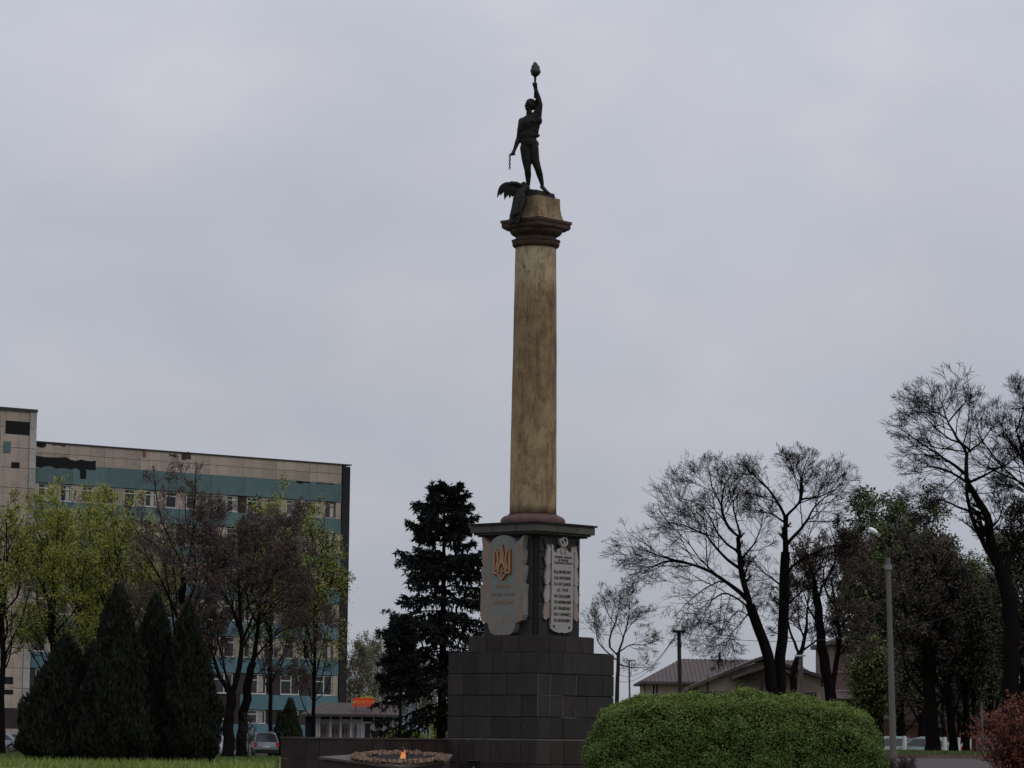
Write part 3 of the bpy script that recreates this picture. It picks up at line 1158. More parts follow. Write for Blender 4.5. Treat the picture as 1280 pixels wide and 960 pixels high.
def tess_prism(poly, y0, y1, name, mat, parent, bevel=0.0, face='L'):
    mb = MB()
    mb.prism(poly, y0, y1, 'y')
    me = mb.mesh(name)
    bm = bmesh.new()
    bm.from_mesh(me)
    bmesh.ops.triangulate(bm, faces=[f for f in bm.faces if len(f.verts) > 4])
    bm.to_mesh(me)
    bm.free()
    return link(name, me, mat, parent)


# left tablet: coordinates measured on the photo, centre line x = 265, crop scale 6.857 px
def TL(cx, cy):
    return ((cx - 263) / 6.857 / LX, (820 - cy) / 6.857 / LZ)


tl_z = zrow(660 + 820 / 6.857, 64) + 0.0
tabL = empty('tablet', (-0.04, -hs, at(630, 660 + 820 / 6.857, DM - 1.2).z))
tabL.parent = mon
tag(tabL, 'blue grey tablet with gold trident')
arc = [(265 + 118 * math.sin(a), 190 - 125 * math.cos(a)) for a in np.linspace(-1.15, 1.15, 17)]
right = [(405, 112), (442, 72), (434, 140), (428, 190), (440, 200), (434, 280), (424, 325), (446, 330), (440, 400), (426, 480),
         (452, 486), (444, 560), (446, 680), (446, 745), (432, 790), (405, 806), (378, 816), (374, 850), (358, 893), (325, 915)]
left = [(2 * 263 - x, y) for x, y in right][::-1]
polyL = [TL(*p) for p in (arc + right + left)][::-1]
tess_prism(polyL, -0.235, -0.002, 'tablet_body', MAT['tablet_blue'], tabL)


def strokes(parent, name, mat, lines, y0, y1, conv, wid):
    mb = MB()
    for pts in lines:
        if len(pts[0]) == 3:
            ww = [p[2] for p in pts]
        else:
            ww = [wid] * len(pts)
        q = [Vector((*conv(p[0], p[1]), 0)).to_2d() for p in pts]
        L_, R_ = [], []
        for i, p in enumerate(q):
            t = (q[min(i + 1, len(q) - 1)] - q[max(i - 1, 0)]).normalized()
            nrm = Vector((-t.y, t.x)) * ww[i] / 2
            L_.append(p + nrm)
            R_.append(p - nrm)
        n = len(q)
        vs = [(p.x, y0, p.y) for p in L_] + [(p.x, y0, p.y) for p in R_] + [(p.x, y1, p.y) for p in L_] + [(p.x, y1, p.y) for p in R_]
        fs = []
        for i in range(n - 1):
            fs += [(i, i + 1, n + i + 1, n + i), (2 * n + i, 3 * n + i, 3 * n + i + 1, 2 * n + i + 1),
                   (i, 2 * n + i, 2 * n + i + 1, i + 1), (n + i, n + i + 1, 3 * n + i + 1, 3 * n + i)]
        fs += [(0, n, 3 * n, 2 * n), (n - 1, 3 * n - 1, 4 * n - 1, 2 * n - 1)]
        mb.add(vs, fs)
    return mb.build(name, mat, parent)


def tri_lines(dx=0, dy=0):
    c = 266
    out = []
    out.append([(c, 140, .01), (c - 5, 230, .085), (c - 8, 290, .085), (c - 30, 345, .06), (c - 34, 395, .06)])
    out.append([(c, 140, .01), (c + 5, 230, .085), (c + 8, 290, .085), (c + 30, 345, .06), (c + 34, 395, .06)])
    for s in (-1, 1):
        out.append([(c + s * 64, 178, .02), (c + s * 64, 250, .055), (c + s * 66, 385, .065)])
        out.append([(c + s * 68, 386, .065), (c + s * 25, 386, .065)])
        out.append([(c + s * 62, 180, .02), (c + s * 40, 215, .05), (c + s * 32, 280, .06), (c + s * 42, 330, .06), (c + s * 48, 360, .05)])
        out.append([(c + s * 34, 390, .06), (c + s * 20, 412, .055), (c, 440, .05)])
        out.append([(c + s * 2, 345, .05), (c + s * 2, 410, .05)])
    out.append([(c - 22, 372, .045), (c + 22, 372, .045)])
    return [[(p[0] + dx, p[1] + dy, p[2]) for p in l] for l in out]


for k, ln in enumerate([1]):
    strokes(tabL, 'trident_backing', MAT['red_edge'], [[(p[0] + 5, p[1] + 3, p[2] * 1.5) for p in l] for l in tri_lines()], -0.262, -0.236, TL, .05)
    strokes(tabL, 'trident_emblem', MAT['gold_paint'], tri_lines(), -0.30, -0.2622, TL, .05)


def letters(parent, name, text, mat, x, z, size, y, rz=0.0, depth=0.006, align='CENTER', xscale=1.0, sharey=None, M=None):
    cu = bpy.data.curves.new('lettering', 'FONT')
    cu.body = text
    cu.size = size
    cu.align_x = align
    cu.extrude = depth
    cu.resolution_u = 2
    to = bpy.data.objects.new('lettering_tmp', cu)
    COL.objects.link(to)
    bpy.context.view_layer.update()
    dg = bpy.context.evaluated_depsgraph_get()
    me = bpy.data.meshes.new_from_object(to.evaluated_get(dg))
    bpy.data.objects.remove(to)
    bpy.data.curves.remove(cu)
    T = Matrix.Translation((x, y, z)) @ Matrix.Rotation(math.pi / 2, 4, 'X') @ Matrix.Diagonal((xscale, 1, 1, 1))
    if M is not None:
        T = M @ T
    me.transform(T)
    me.materials.clear()
    return link(name, me, mat, parent)


for txt, cy, s_, xs_ in (('СЛАВА', 518, .16, 1.5), ('БОРЦЯМ ЗА ВОЛЮ', 582, .13, 1.05), ('УКРАЇНИ', 655, .16, 1.5)):
    xx, zz_ = TL(275, cy)
    letters(tabL, 'inscription', txt, MAT['rust_gilding'] if s_ > .15 else MAT['faded_letter'], xx, zz_, s_, -0.240, xscale=xs_ * .8)


# right tablet on the +X face: local u runs along +Y
def TR(cx, cy):
    return ((cx - 311) / 6.857 / RX, (900 - cy - (cx - 311) * 0.0) / 6.857 / RZ)


tabR = empty('tablet', (hs, 0.0, at(705, 660 + 898 / 6.857, DM - 1.2).z), math.pi / 2)
tabR.parent = mon
tag(tabR, 'pale tablet with a list of names under a hammer and sickle')
# in this frame -y points out of the face
polyR = [TR(*p) for p in [(213, 150), (222, 150), (240, 195), (262, 200), (285, 178), (312, 168), (338, 178), (362, 200), (382, 205), (398, 160), (407, 160),
                          (407, 500), (404, 850), (395, 880), (360, 893), (330, 900), (310, 893), (290, 900), (240, 888), (215, 870), (211, 840), (213, 500)]][::-1]
tess_prism(polyR, -0.115, -0.04, 'tablet_body', MAT['pale_metal'], tabR)
for sgn in (-1, 1):
    tiers = [(150, 345), (305, 500), (470, 650), (610, 795)]
    for k, (ya, yb) in enumerate(tiers):
        o = 8 * k * 0.5
        pts = [(311 + sgn * 100, ya + 40), (311 + sgn * (122 + o), ya), (311 + sgn * (132 + o), ya + 60), (311 + sgn * (143 + o), yb - 60),
               (311 + sgn * (138 + o), yb - 10), (311 + sgn * (122 + o), yb), (311 + sgn * 104, yb - 30), (311 + sgn * 97, yb - 60)]
        q = [TR(*p) for p in pts]
        if sgn > 0: q = q[::-1]
        m_ = 'pale_metal_red' if (k == 3) else 'pale_metal'
        tess_prism(q, -0.10 + 0.008 * k, -0.02 + 0.002 * k, 'banner_fold', MAT[m_], tabR)
        # spear tips behind the banners
        sp = [(311 + sgn * (128 + o), ya + 30), (311 + sgn * (150 + o), ya - 40), (311 + sgn * (158 + o), ya - 50), (311 + sgn * (140 + o), ya + 30)]
        q = [TR(*p) for p in sp]
        if sgn > 0: q = q[::-1]
        tess_prism(q, -0.05 + 0.002 * k, -0.015 + 0.001 * k, 'spear_tip', MAT['letter_dark'], tabR)
    strokes(tabR, 'banner_groove', MAT['letter_dark'], [[(311 + sgn * 101, 200), (311 + sgn * 101, 830)]], -0.121, -0.1155, TR, 0.018)
# emblem: ring, hammer and sickle, ribbon
ring = [(312 + 30 * math.sin(a), 118 - 36 * math.cos(a)) for a in np.linspace(0.5, 2 * math.pi - 0.9, 22)]
strokes(tabR, 'emblem_sickle', MAT['pale_metal'], [[(p[0], p[1], 0.03 + 0.05 * math.sin(math.pi * i / 21)) for i, p in enumerate(ring)]], -0.155, -0.05, TR, 0.05)
strokes(tabR, 'emblem_hammer', MAT['pale_metal'], [[(298, 100), (325, 160)], [(290, 112), (312, 88)]], -0.165, -0.12, TR, 0.055)
strokes(tabR, 'emblem_hub', MAT['letter_dark'], [[(300, 96), (318, 112), (314, 150)]], -0.118, -0.06, TR, 0.07)
strokes(tabR, 'emblem_ribbon', MAT['pale_metal_red'], [[(300, 160), (290, 200), (303, 225)], [(325, 160), (335, 195), (325, 222)]], -0.135, -0.1155, TR, 0.07)
strokes(tabR, 'emblem_branch', MAT['letter_dark'], [[(255, 212), (236, 196), (230, 180)], [(330, 160), (365, 185), (380, 205)], [(372, 205), (376, 175)]], -0.128, -0.1155, TR, 0.045)
for txt, cy in (('Борцам, павшим', 262), ('за победу', 287), ('Советской власти', 312)):
    xx, zz_ = TR(314, cy)
    letters(tabR, 'inscription', txt, MAT['letter_dark'], xx, zz_, 0.105, -0.118, xscale=0.98)
names = ['М.Д. МАТВЕЕНКО', 'Б.М. МУХОВИК', 'А.А. БОГДАНОВ', 'А.Е. ГУРА', 'И.И. ЗАПАДНЯК', 'Г.М. КАРПИНСКИЙ', 'И.Г. ИВАЩЕНКО', 'И.И. ТАНИМЕЦ', 'В.К. ВАЛАХОВИЧ']
for i, nm in enumerate(names):
    xx, zz_ = TR(309, 392 + i * 51.6)
    letters(tabR, 'inscription', nm, MAT['letter_dark'], xx, zz_, 0.128, -0.118, depth=0.008, xscale=min(1.0, 0.90 / (len(nm) * 0.128 * 0.66)) * 0.98)
for cx, cy in ((237, 845), (372, 852)):
    xx, zz_ = TR(cx, cy)
    mb = MB()
    mb.prism([(xx + .045 * math.cos(a), zz_ + .045 * math.sin(a)) for a in np.linspace(0, 2 * math.pi, 9)[:-1]], -0.125, -0.1155, 'y')
    mb.build('rosette', MAT['letter_dark'], tabR)


# ------------------------------------------------------------------ statue on the column
SB = at(671, 240, DM)
stat = empty('statue', (at(669.5, 240, DM).x, DM, zb_t + 0.002),
             label='dark bronze nude torch bearer holding a broken chain on top of the column', cat='statue')
S0 = stat.location.copy()


def sp(px, py, y=0.0):
    """statue-frame point from a photo position"""
    p = at(px, py, DM + y)
    return Vector((p.x - S0.x, p.y - S0.y, p.z - S0.z))


def u_(r):
    return r / PXM * 1.13


def capsule(mb, a, b, ra, rb, seg=14, rings=8):
    d = b - a
    L = d.length
    q = d.to_track_quat('Z', 'Y').to_matrix()
    prof = []
    for i in range(rings // 2 + 1):
        ph = math.pi / 2 * i / (rings // 2)
        prof.append((ra * math.sin(ph), -ra * math.cos(ph)))
    for i in range(rings // 2 + 1):
        ph = math.pi / 2 * (1 - i / (rings // 2))
        prof.append((rb * math.sin(ph), L + rb * math.cos(ph)))
    vs = []
    for r, z in prof:
        for i in range(seg):
            an = 2 * math.pi * i / seg
            vs.append(q @ Vector((max(r, 1e-4) * math.cos(an), max(r, 1e-4) * math.sin(an), z)) + a)
    fs = []
    for k in range(len(prof) - 1):
        for i in range(seg):
            j = (i + 1) % seg
            fs.append((k * seg + i, k * seg + j, (k + 1) * seg + j, (k + 1) * seg + i))
    fs.append(tuple(range(seg))[::-1])
    fs.append(tuple(range((len(prof) - 1) * seg, len(prof) * seg)))
    mb.add(vs, fs)


def remeshed(mb, name, mat, parent, vox, smooth_it=3):
    me = mb.mesh(name + '_raw')
    o = bpy.data.objects.new(name + '_raw', me)
    COL.objects.link(o)
    m = o.modifiers.new('r', 'REMESH')
    m.mode = 'VOXEL'
    m.voxel_size = vox
    m.use_smooth_shade = True
    s = o.modifiers.new('s', 'SMOOTH')
    s.factor = 0.5
    s.iterations = smooth_it
    bpy.context.view_layer.update()
    dg = bpy.context.evaluated_depsgraph_get()
    me2 = bpy.data.meshes.new_from_object(o.evaluated_get(dg))
    bpy.data.objects.remove(o)
    bpy.data.meshes.remove(me)
    me2.materials.clear()
    me2.name = name
    me2.polygons.foreach_set('use_smooth', np.ones(len(me2.polygons), dtype=bool))
    return link(name, me2, mat, parent)


def ell(mb, c, r, rz=0.0, ry=0.0, rx=0.0):
    M = (Matrix.Rotation(rz, 3, 'Z') @ Matrix.Rotation(ry, 3, 'Y') @ Matrix.Rotation(rx, 3, 'X'))
    mb.sphere(c, r, 16, 10, M)


B = MB()
# torso: chest turned slightly to the viewer's left, ribs, abdomen, pelvis
ell(B, sp(662.0, 155.5, 0), (u_(11.6), u_(7.8), u_(10.5)), rz=R(20), ry=R(6))
ell(B, sp(657.0, 153.6, -.07), (u_(5.4), u_(5.0), u_(4.4)))      # pectorals
ell(B, sp(664.8, 152.4, -.09), (u_(5.6), u_(5.0), u_(4.6)))
ell(B, sp(663.5, 162, 0), (u_(9.6), u_(6.9), u_(10.5)), rz=R(15))
capsule(B, sp(668.5, 166, 0), sp(671, 152, 0), u_(3.6), u_(4.4))
ell(B, sp(660.5, 165.5, 0), (u_(8.9), u_(6.6), u_(8.5)), rz=R(15))
ell(B, sp(660.6, 169, -.03), (u_(9.2), u_(6.6), u_(10)))
ell(B, sp(661.2, 178, -.02), (u_(9.5), u_(6.9), u_(9)))
ell(B, sp(659.2, 160, -.02), (u_(9.2), u_(6.6), u_(9)), ry=R(4))
ell(B, sp(661.8, 179.5, 0.01), (u_(9.4), u_(7.0), u_(8)))
ell(B, sp(665, 180, 0.14), (u_(8), u_(5.5), u_(6)))              # buttocks
capsule(B, sp(669, 158, .02), sp(668, 147, .02), u_(5.4), u_(6.0))  # lat to raised shoulder
capsule(B, sp(672, 151, .0), sp(670.2, 143, .0), u_(5.4), u_(4.6))
capsule(B, sp(660.5, 147.5, .0), sp(670, 144.5, .02), u_(4.2), u_(4.6))   # trapezius
ell(B, sp(652.8, 152.2, .02), (u_(4.6), u_(4.6), u_(4.8)))       # lowered shoulder
# neck and head thrown back, looking up to the left
capsule(B, sp(661.3, 147, .0), sp(661.4, 137.5, -.03), u_(3.5), u_(3.1))
ell(B, sp(662.6, 131.2, 0.0), (u_(5.6), u_(5.8), u_(6.2)), ry=R(-18))
ell(B, sp(665.5, 132.5, 0.03), (u_(4.6), u_(4.6), u_(5.0)))
ell(B, sp(659.9, 135.2, -.04), (u_(3.3), u_(3.6), u_(3.2)))      # jaw
capsule(B, sp(657.7, 131.2, -.10), sp(656.3, 132.4, -.12), u_(0.9), u_(1.1), 8, 6)   # nose
capsule(B, sp(657.9, 129.0, -.10), sp(660.4, 128.4, -.14), u_(0.9), u_(0.9), 8, 6)   # brow
capsule(B, sp(657.6, 134.6, -.10), sp(659.4, 134.8, -.13), u_(0.8), u_(0.8), 8, 6)   # lips
ell(B, sp(666.6, 132.5, -.04), (u_(0.8), u_(1.4), u_(1.9)))       # ear
for i in range(26):                                              # curly hair
    a = random.uniform(0, 6.28)
    e = random.uniform(0.15, 1.15)
    c = sp(663.4, 130.0, 0.02) + Vector((math.cos(a) * math.sin(e) * u_(4.9), math.sin(a) * math.sin(e) * u_(5.2), math.cos(e) * u_(5.2)))
    ell(B, c, (u_(1.5), u_(1.5), u_(1.3)))
# raised arm with torch
el = sp(674.6, 131, -.02)
wr = sp(669.6, 111.5, -.05)
capsule(B, sp(671.8, 147.5, 0), el, u_(4.6), u_(3.5))
ell(B, sp(672.2, 140, -.03), (u_(4.2), u_(3.9), u_(6)), ry=R(8))
capsule(B, el, sp(672.6, 123, -.03), u_(3.4), u_(3.3))
capsule(B, sp(672.6, 123, -.03), wr, u_(3.3), u_(2.1))
hand = sp(668.8, 106, -.05)
capsule(B, wr, hand, u_(2.2), u_(2.5))
for i in range(4):                                                # fingers closed round the handle
    z = hand.z + (1.6 - i * 1.15) / PXM
    rr_ = u_(0.72)
    pts = [Vector((hand.x + u_(1.9), hand.y - .02, z)), Vector((hand.x + u_(1.6), hand.y - u_(3.0), z)), Vector((hand.x - u_(.6), hand.y - u_(3.5), z)), Vector((hand.x - u_(2.3), hand.y - u_(2.1), z))]
    for a, b_ in zip(pts, pts[1:]):
        capsule(B, a, b_, rr_, rr_, 8, 6)
capsule(B, Vector((hand.x - u_(1.2), hand.y, hand.z)), Vector((hand.x - u_(2.9), hand.y - u_(1.2), hand.z + u_(2.2))), u_(.85), u_(.7), 8, 6)
# lowered arm
el2 = sp(648.6, 172.5, .04)
wr2 = sp(642.8, 188.0, -.05)
capsule(B, sp(652.4, 153, .02), el2, u_(4.2), u_(3.0))
ell(B, sp(650.6, 162, .02), (u_(3.9), u_(3.7), u_(6.5)), ry=R(8))
capsule(B, el2, sp(646.4, 178.5, .0), u_(3.0), u_(2.9))
capsule(B, sp(646.4, 178.5, .0), wr2, u_(2.8), u_(1.8))
h2 = sp(641.2, 191.8, -.06)
capsule(B, wr2, h2, u_(1.9), u_(2.3))
for i in range(4):
    z = h2.z + (0.8 - i * 1.05) / PXM
    x = h2.x - u_(0.4 * i - .6)
    pts = [Vector((x + u_(1.6), h2.y - .03, z)), Vector((x + u_(.2), h2.y - u_(2.8), z - .01)), Vector((x - u_(2.0), h2.y - u_(2.4), z - .02)), Vector((x - u_(2.6), h2.y - u_(.6), z - .02))]
    for a, b_ in zip(pts, pts[1:]):
        capsule(B, a, b_, u_(.68), u_(.62), 8, 6)
capsule(B, h2 + Vector((u_(1), 0, 0)), h2 + Vector((u_(2.6), -u_(1.2), -u_(2.2))), u_(.8), u_(.65), 8, 6)
# legs
hipa, knea, anka = sp(656.8, 185, .0), sp(659.6, 213.0, -.05), sp(660.2, 230.5, .02)
capsule(B, hipa, sp(658.2, 200, -.03), u_(6.3), u_(5.5))
capsule(B, sp(658.2, 200, -.03), knea, u_(5.5), u_(3.8))
capsule(B, knea, sp(660.2, 220, .02), u_(3.8), u_(3.6))
capsule(B, sp(660.2, 220, .02), anka, u_(3.5), u_(2.3))
capsule(B, anka + Vector((0, .05, -.10)), sp(656.3, 237.3, -.32), u_(2.4), u_(1.7))
hipb, kneb, ankb = sp(666.6, 185, .0), sp(672.6, 211.5, -.06), sp(677.6, 230, .02)
capsule(B, hipb, sp(668.8, 200, -.03), u_(6.2), u_(5.0))
capsule(B, sp(668.8, 200, -.03), kneb, u_(5.0), u_(3.9))
capsule(B, kneb, sp(674.8, 219, .01), u_(3.9), u_(3.7))
capsule(B, sp(674.8, 219, .01), ankb, u_(3.6), u_(2.3))
capsule(B, ankb + Vector((0, .04, -.09)), sp(684.2, 240.5, -.26), u_(2.5), u_(1.8))
for k in range(5):                                                # toes
    capsule(B, sp(683.0 + k * .7, 240.0, -.24 - .01 * k), sp(685.2 + k * .6, 241.2, -.30 + .03 * k), u_(.75), u_(.6), 8, 6)
    capsule(B, sp(654.8 + k * .8, 237.6, -.30), sp(654.0 + k * .9, 238.6, -.40 + .01 * k), u_(.75), u_(.6), 8, 6)
remeshed(B, 'body', MAT['bronze'], stat, 0.017, 2)

# loin band with a knot at the hip
mb = MB()
for k in range(2):
    pts = []
    for i in range(17):
        a = 2 * math.pi * i / 16
        c = sp(661.4, 170.0 + k * 1.6, 0)
        pts.append(c + Vector((math.cos(a) * u_(9.3 + k * .2), math.sin(a) * u_(6.7 + k * .2), math.cos(a + .5) * u_(.7))))
    mb.tube(pts, u_(.8), 6)
capsule(mb, sp(670.5, 170.5, -.05), sp(673.0, 169.3, -.05), u_(2.0), u_(1.7), 8, 6)
mb.sm = True
mb.build('loin_band', MAT['bronze'], stat)
# torch: handle, cup, flame
mb = MB()
mb.tube([sp(668.2, 122.5, -.16), sp(668.6, 113, -.14), sp(668.8, 105, -.12), sp(669.0, 96, -.12)], [u_(.9), u_(1.0), u_(1.2), u_(1.5)], 10)
mb.sm = True
th = mb.build('torch', MAT['bronze'], stat)
mb = MB()
c = sp(669.0, 95.2, -.12)
mb.lathe([(u_(1.6), -u_(1.0)), (u_(3.0), u_(.6)), (u_(4.6), u_(1.4)), (u_(4.9), u_(2.4)), (u_(4.0), u_(2.8))], 14, tuple(c))
mb.build('torch_cup', MAT['bronze'], th)
FB = MB()
for (x, y, r, yy) in ((669.3, 90.5, 4.6, 0), (666.2, 88.8, 3.2, .03), (672.4, 89.6, 3.3, -.03), (669.4, 86.2, 4.2, 0), (671.6, 84.8, 3.0, .05), (667.3, 84.3, 3.0, -.04), (669.0, 81.6, 3.0, 0), (668.6, 79.4, 1.9, 0),
                      (668.4, 88.5, 3.4, -.13), (671.0, 87.5, 3.2, .1)):
    ell(FB, sp(x, y, -.12 + yy), (u_(r), u_(r * .9), u_(r * 1.1)))
remeshed(FB, 'torch_flame', MAT['bronze_green'], th, 0.02, 1)
# chain from the lowered hand: links
cp = sp(637.3, 194.5, -.10)
mb = MB()
for i in range(7):
    c = cp + Vector((0, 0, -i * u_(2.35)))
    pts = []
    for k in range(9):
        a = 2 * math.pi * k / 8
        dx, dz = math.cos(a) * u_(.95), math.sin(a) * u_(1.55)
        pts.append(c + (Vector((dx, 0, dz)) if i % 2 == 0 else Vector((dx * .35, dx, dz))))
    mb.tube(pts, u_(.48), 5)
mb.tube([sp(639.5, 192.2, -.12), sp(638.2, 192.6, -.12), sp(637.3, 193.6, -.10)], u_(.6), 5)
mb.build('chain', MAT['bronze'], stat)
# rock-like base plate
mb = MB()
hh = side(25.5) / 2
for (sx_, sy_, sz_, ox, oy) in ((1.0, 1.0, .17, 0, 0), (.84, .8, .22, -.04, .02), (.45, .6, .26, -.12, .0)):
    mb.box((ox, oy, sz_ / 2), (hh * 2 * sx_, hh * 2 * sy_, sz_), MYAW, taper=.93)
mb.build('base_plate', MAT['bronze'], stat)
# dead eagle sprawled over the corner: body, wing of separate feathers, tail
EB = MB()
capsule(EB, sp(657, 235, -.15), sp(650, 242, -.3), u_(4.6), u_(6.2))
capsule(EB, sp(650, 242, -.3), sp(647, 257, -.5), u_(6.6), u_(6.6))
capsule(EB, sp(647, 257, -.5), sp(642.5, 272, -.72), u_(6.4), u_(5.4))
capsule(EB, sp(642.5, 272, -.72), sp(638.5, 280, -.85), u_(5.2), u_(2.2))
capsule(EB, sp(649, 268, -.7), sp(646, 279, -.9), u_(4.0), u_(2.0))
capsule(EB, sp(654, 246, -.42), sp(651, 262, -.62), u_(4.2), u_(3.2))
capsule(EB, sp(656.5, 237, -.1), sp(654.8, 229.5, -.2), u_(2.8), u_(2.5))
capsule(EB, sp(654.8, 229.5, -.2), sp(652.2, 228.9, -.25), u_(2.1), u_(.9))
for q in range(9):
    ax = 642 + q * 1.6
    capsule(EB, sp(ax + 2, 246 + random.uniform(-3, 3), -.62 - .015 * q), sp(ax - 4, 269 + random.uniform(-4, 6), -.88 - .01 * q), u_(.9), u_(.6), 8, 6)
wing_pts = [(651, 232), (646, 229.6), (640, 229), (634, 231)]
for a, b_ in zip(wing_pts, wing_pts[1:]):
    capsule(EB, sp(*a, -.3), sp(*b_, -.35), u_(2.6), u_(2.2))
remeshed(EB, 'eagle_body', MAT['bronze'], stat, 0.024, 2)
tips_ = [(621.6, 247.0), (625.2, 244.2), (630.9, 249.8), (633.2, 246.4), (637.0, 248.0), (640.2, 246.5), (643, 249), (646, 250)]
roots = [(636, 229.6), (638, 229.4), (640, 229.4), (642, 229.6), (644, 230), (647, 231), (649, 233), (651, 235)]
mids = [(625.8, 231.0), (629.0, 234.5), (631.6, 236), (634.6, 237), (637.6, 238), (641, 238.5), (644, 239.5), (647, 240)]
for k in range(8):
    mb = MB()
    yk = -.36 + .012 * k
    a, m_, b_ = sp(*roots[k], yk), sp(*mids[k], yk - .05), sp(*tips_[k], yk)
    pts = []
    for i in range(9):
        t = i / 8
        pts.append(a * (1 - t) ** 2 + m_ * 2 * t * (1 - t) + b_ * t * t)
    vs, fs = [], []
    for i, p in enumerate(pts):
        t = i / 8
        tg = (pts[min(8, i + 1)] - pts[max(0, i - 1)]).normalized()
        nv_ = Vector((tg.z, 0, -tg.x))
        ww = u_(3.0) * (1 - t ** 4 * .9) * (0.7 + .3 * math.sin(t * 3.14))
        for s1, s2 in ((-1, -.2), (1, -.2), (1, .2), (-1, .2)):
            vs.append(p + nv_ * ww * s1 + Vector((0, u_(1.6) * s2 * 2, 0)))
    for i in range(8):
        for j in range(4):
            fs.append((i * 4 + j, i * 4 + (j + 1) % 4, i * 4 + 4 + (j + 1) % 4, i * 4 + 4 + j))
    fs += [(3, 2, 1, 0), (32, 33, 34, 35)]
    mb.add(vs, fs)
    mb.build('wing_feather', MAT['bronze'], stat)


# ------------------------------------------------------------------ retaining wall beside the monument
WC = at(449, 921, 98.8)
wall = empty('retaining_wall', (WC.x, WC.y, 0), MYAW, label='low dark red granite retaining wall running left from the monument plinth', cat='wall')
wt = at(449, 922.0, 98.8).z


def wall_run(length, axis, n):
    step = length / n
    rows = [(0.0, wt - 0.68), (wt - 0.67, wt - 0.05)]
    for i in range(n):
        for (a, b_) in rows:
            mb = MB()
            o0, o1 = i * step + .008, (i + 1) * step - .008
            j = random.uniform(-.006, .006)
            if axis == 'x': mb.span(-o1, -o0, j, .3, a, b_)
            else: mb.span(-.3, -j, o0 + (.3 if i == 0 else 0), o1, a, b_)
            mb.build('granite_slab', MAT['granite_red'], wall)
    return


wall_run(3.42, 'x', 6)
wall_run(4.1, 'y', 7)
simple('wall_cap', (0.062, 0.050, 0.048), 0.6, 0.25, 2.0, piece=.2)
for i in range(6):
    MB().span(-3.44 + i * .575, -3.44 + (i + 1) * .575 - .01, -.03, .5, wt - .049, wt).build('cap_slab', MAT['wall_cap'], wall)
for i in range(7):
    MB().span(-.5, .03, .51 + i * .53, .51 + (i + 1) * .53 - .01, wt - .049, wt).build('cap_slab', MAT['wall_cap'], wall)
MB().span(-3.4, -.25, .31, 6, .0, wt - .06).build('terrace_fill', MAT['granite_red'], wall)

# eternal flame: inclined slab, ring of rough stone, burner, flame
FC = at(500, 948.5, 96.0)
ef = empty('eternal_flame', (FC.x, FC.y, 0), 0, label='burning eternal flame in a ring of rough tan stone on a sloping granite slab', cat='eternal flame')
tilt = R(8.5)
TM = Matrix.Translation((0, 0, FC.z)) @ Matrix.Rotation(tilt, 4, 'X')
# sloping slab, cornered like the monument
corner = [(-2.45, .35), (.05, -1.35), (1.40, -.15), (1.55, 1.15), (-.2, 1.5)]
mb = MB()
top = [TM @ Vector((x, y, -.02)) for x, y in corner]
bot = [Vector((p.x, p.y, 0.0)) for p in top]
n = len(corner)
thin = [Vector((p.x, p.y, p.z - .07)) for p in top]
mb.add(top + thin, [tuple(range(n)), tuple(range(n, 2 * n))[::-1]] + [(i, i + n, (i + 1) % n + n, (i + 1) % n) for i in range(n)])
mb.build('slab', MAT['slab_top'], ef)
mb = MB()
inn = [p * 1.0 for p in thin]
c0 = sum(thin, Vector()) / n
inn = [c0 + (p - c0) * .95 for p in thin]
for p in inn: p.z -= .002
bot = [Vector((p.x, p.y, 0)) for p in inn]
mb.add(inn + bot, [tuple(range(n)), tuple(range(n, 2 * n))[::-1]] + [(i, i + n, (i + 1) % n + n, (i + 1) % n) for i in range(n)])
mb.build('slab_base', MAT['granite_red'], ef)
rx_, ry_ = 1.42, .92
for lay in range(3):
    cnt = (60, 52, 44)[lay]
    for i in range(cnt):
        a = 2 * math.pi * (i + .3 * random.random()) / cnt
        k = 1 - .085 * lay
        x, y = rx_ * k * math.cos(a), ry_ * k * math.sin(a)
        x = min(x, 1.30)
        mb = MB()
        s1 = random.uniform(.08, .19)
        mb.box((0, 0, 0), (s1, random.uniform(.05, .12), random.uniform(.04, .12)), random.random() * 3, random.uniform(-.4, .4), random.uniform(-.4, .4), .8)
        p = TM @ Vector((x, y, .05 + random.uniform(0, .03)))
        mb.v = [(v[0] + random.uniform(-.015, .015), v[1] + random.uniform(-.015, .015), v[2] + random.uniform(-.012, .012)) for v in mb.v]
        mb.build('rim_stone', MAT['rough_tan'], ef, p)
mb = MB()
mb.prism([(1.15 * math.cos(a), .7 * math.sin(a)) for a in np.linspace(0, 2 * math.pi, 25)[:-1]], 0.0, 0.02, 'z', TM)
mb.build('basin', MAT['dark_void'], ef)
FBm = MB()
for (x, z, r) in ((0, .04, .07), (-.05, .06, .04), (-.03, .12, .045), (.045, .11, .035), (.02, .17, .035), (-.05, .19, .02), (.05, .22, .022), (.03, .27, .018), (-.01, .33, .014)):
    ell(FBm, Vector((x, 0, z)), (r, r * .8, r * 1.5))
fl = remeshed(FBm, 'flame', MAT['flame'], ef, 0.014, 1)
fp = at(504, 948, 96.0)
fl.location = (fp.x - FC.x, 0, fp.z - 0.02)
MB().lathe([(.12, 0), (.1, .05), (.06, .07)], 12, (fp.x - FC.x, 0, fp.z - .08)).build('burner', MAT['bronze'], ef)


# ------------------------------------------------------------------ office block on the left
RB = at(431.5, 919, 307)
Lb = at(38, 914, 286)
dirv = Vector((Lb.x - RB.x, Lb.y - RB.y, 0)).normalized()
BYAW = math.atan2(dirv.y, dirv.x)
blg = empty('office_building', (RB.x, RB.y, 0), BYAW, label='long eight storey panel office block with blue bands and a shabby tiled parapet', cat='building')
ox, oy = dirv.x, dirv.y


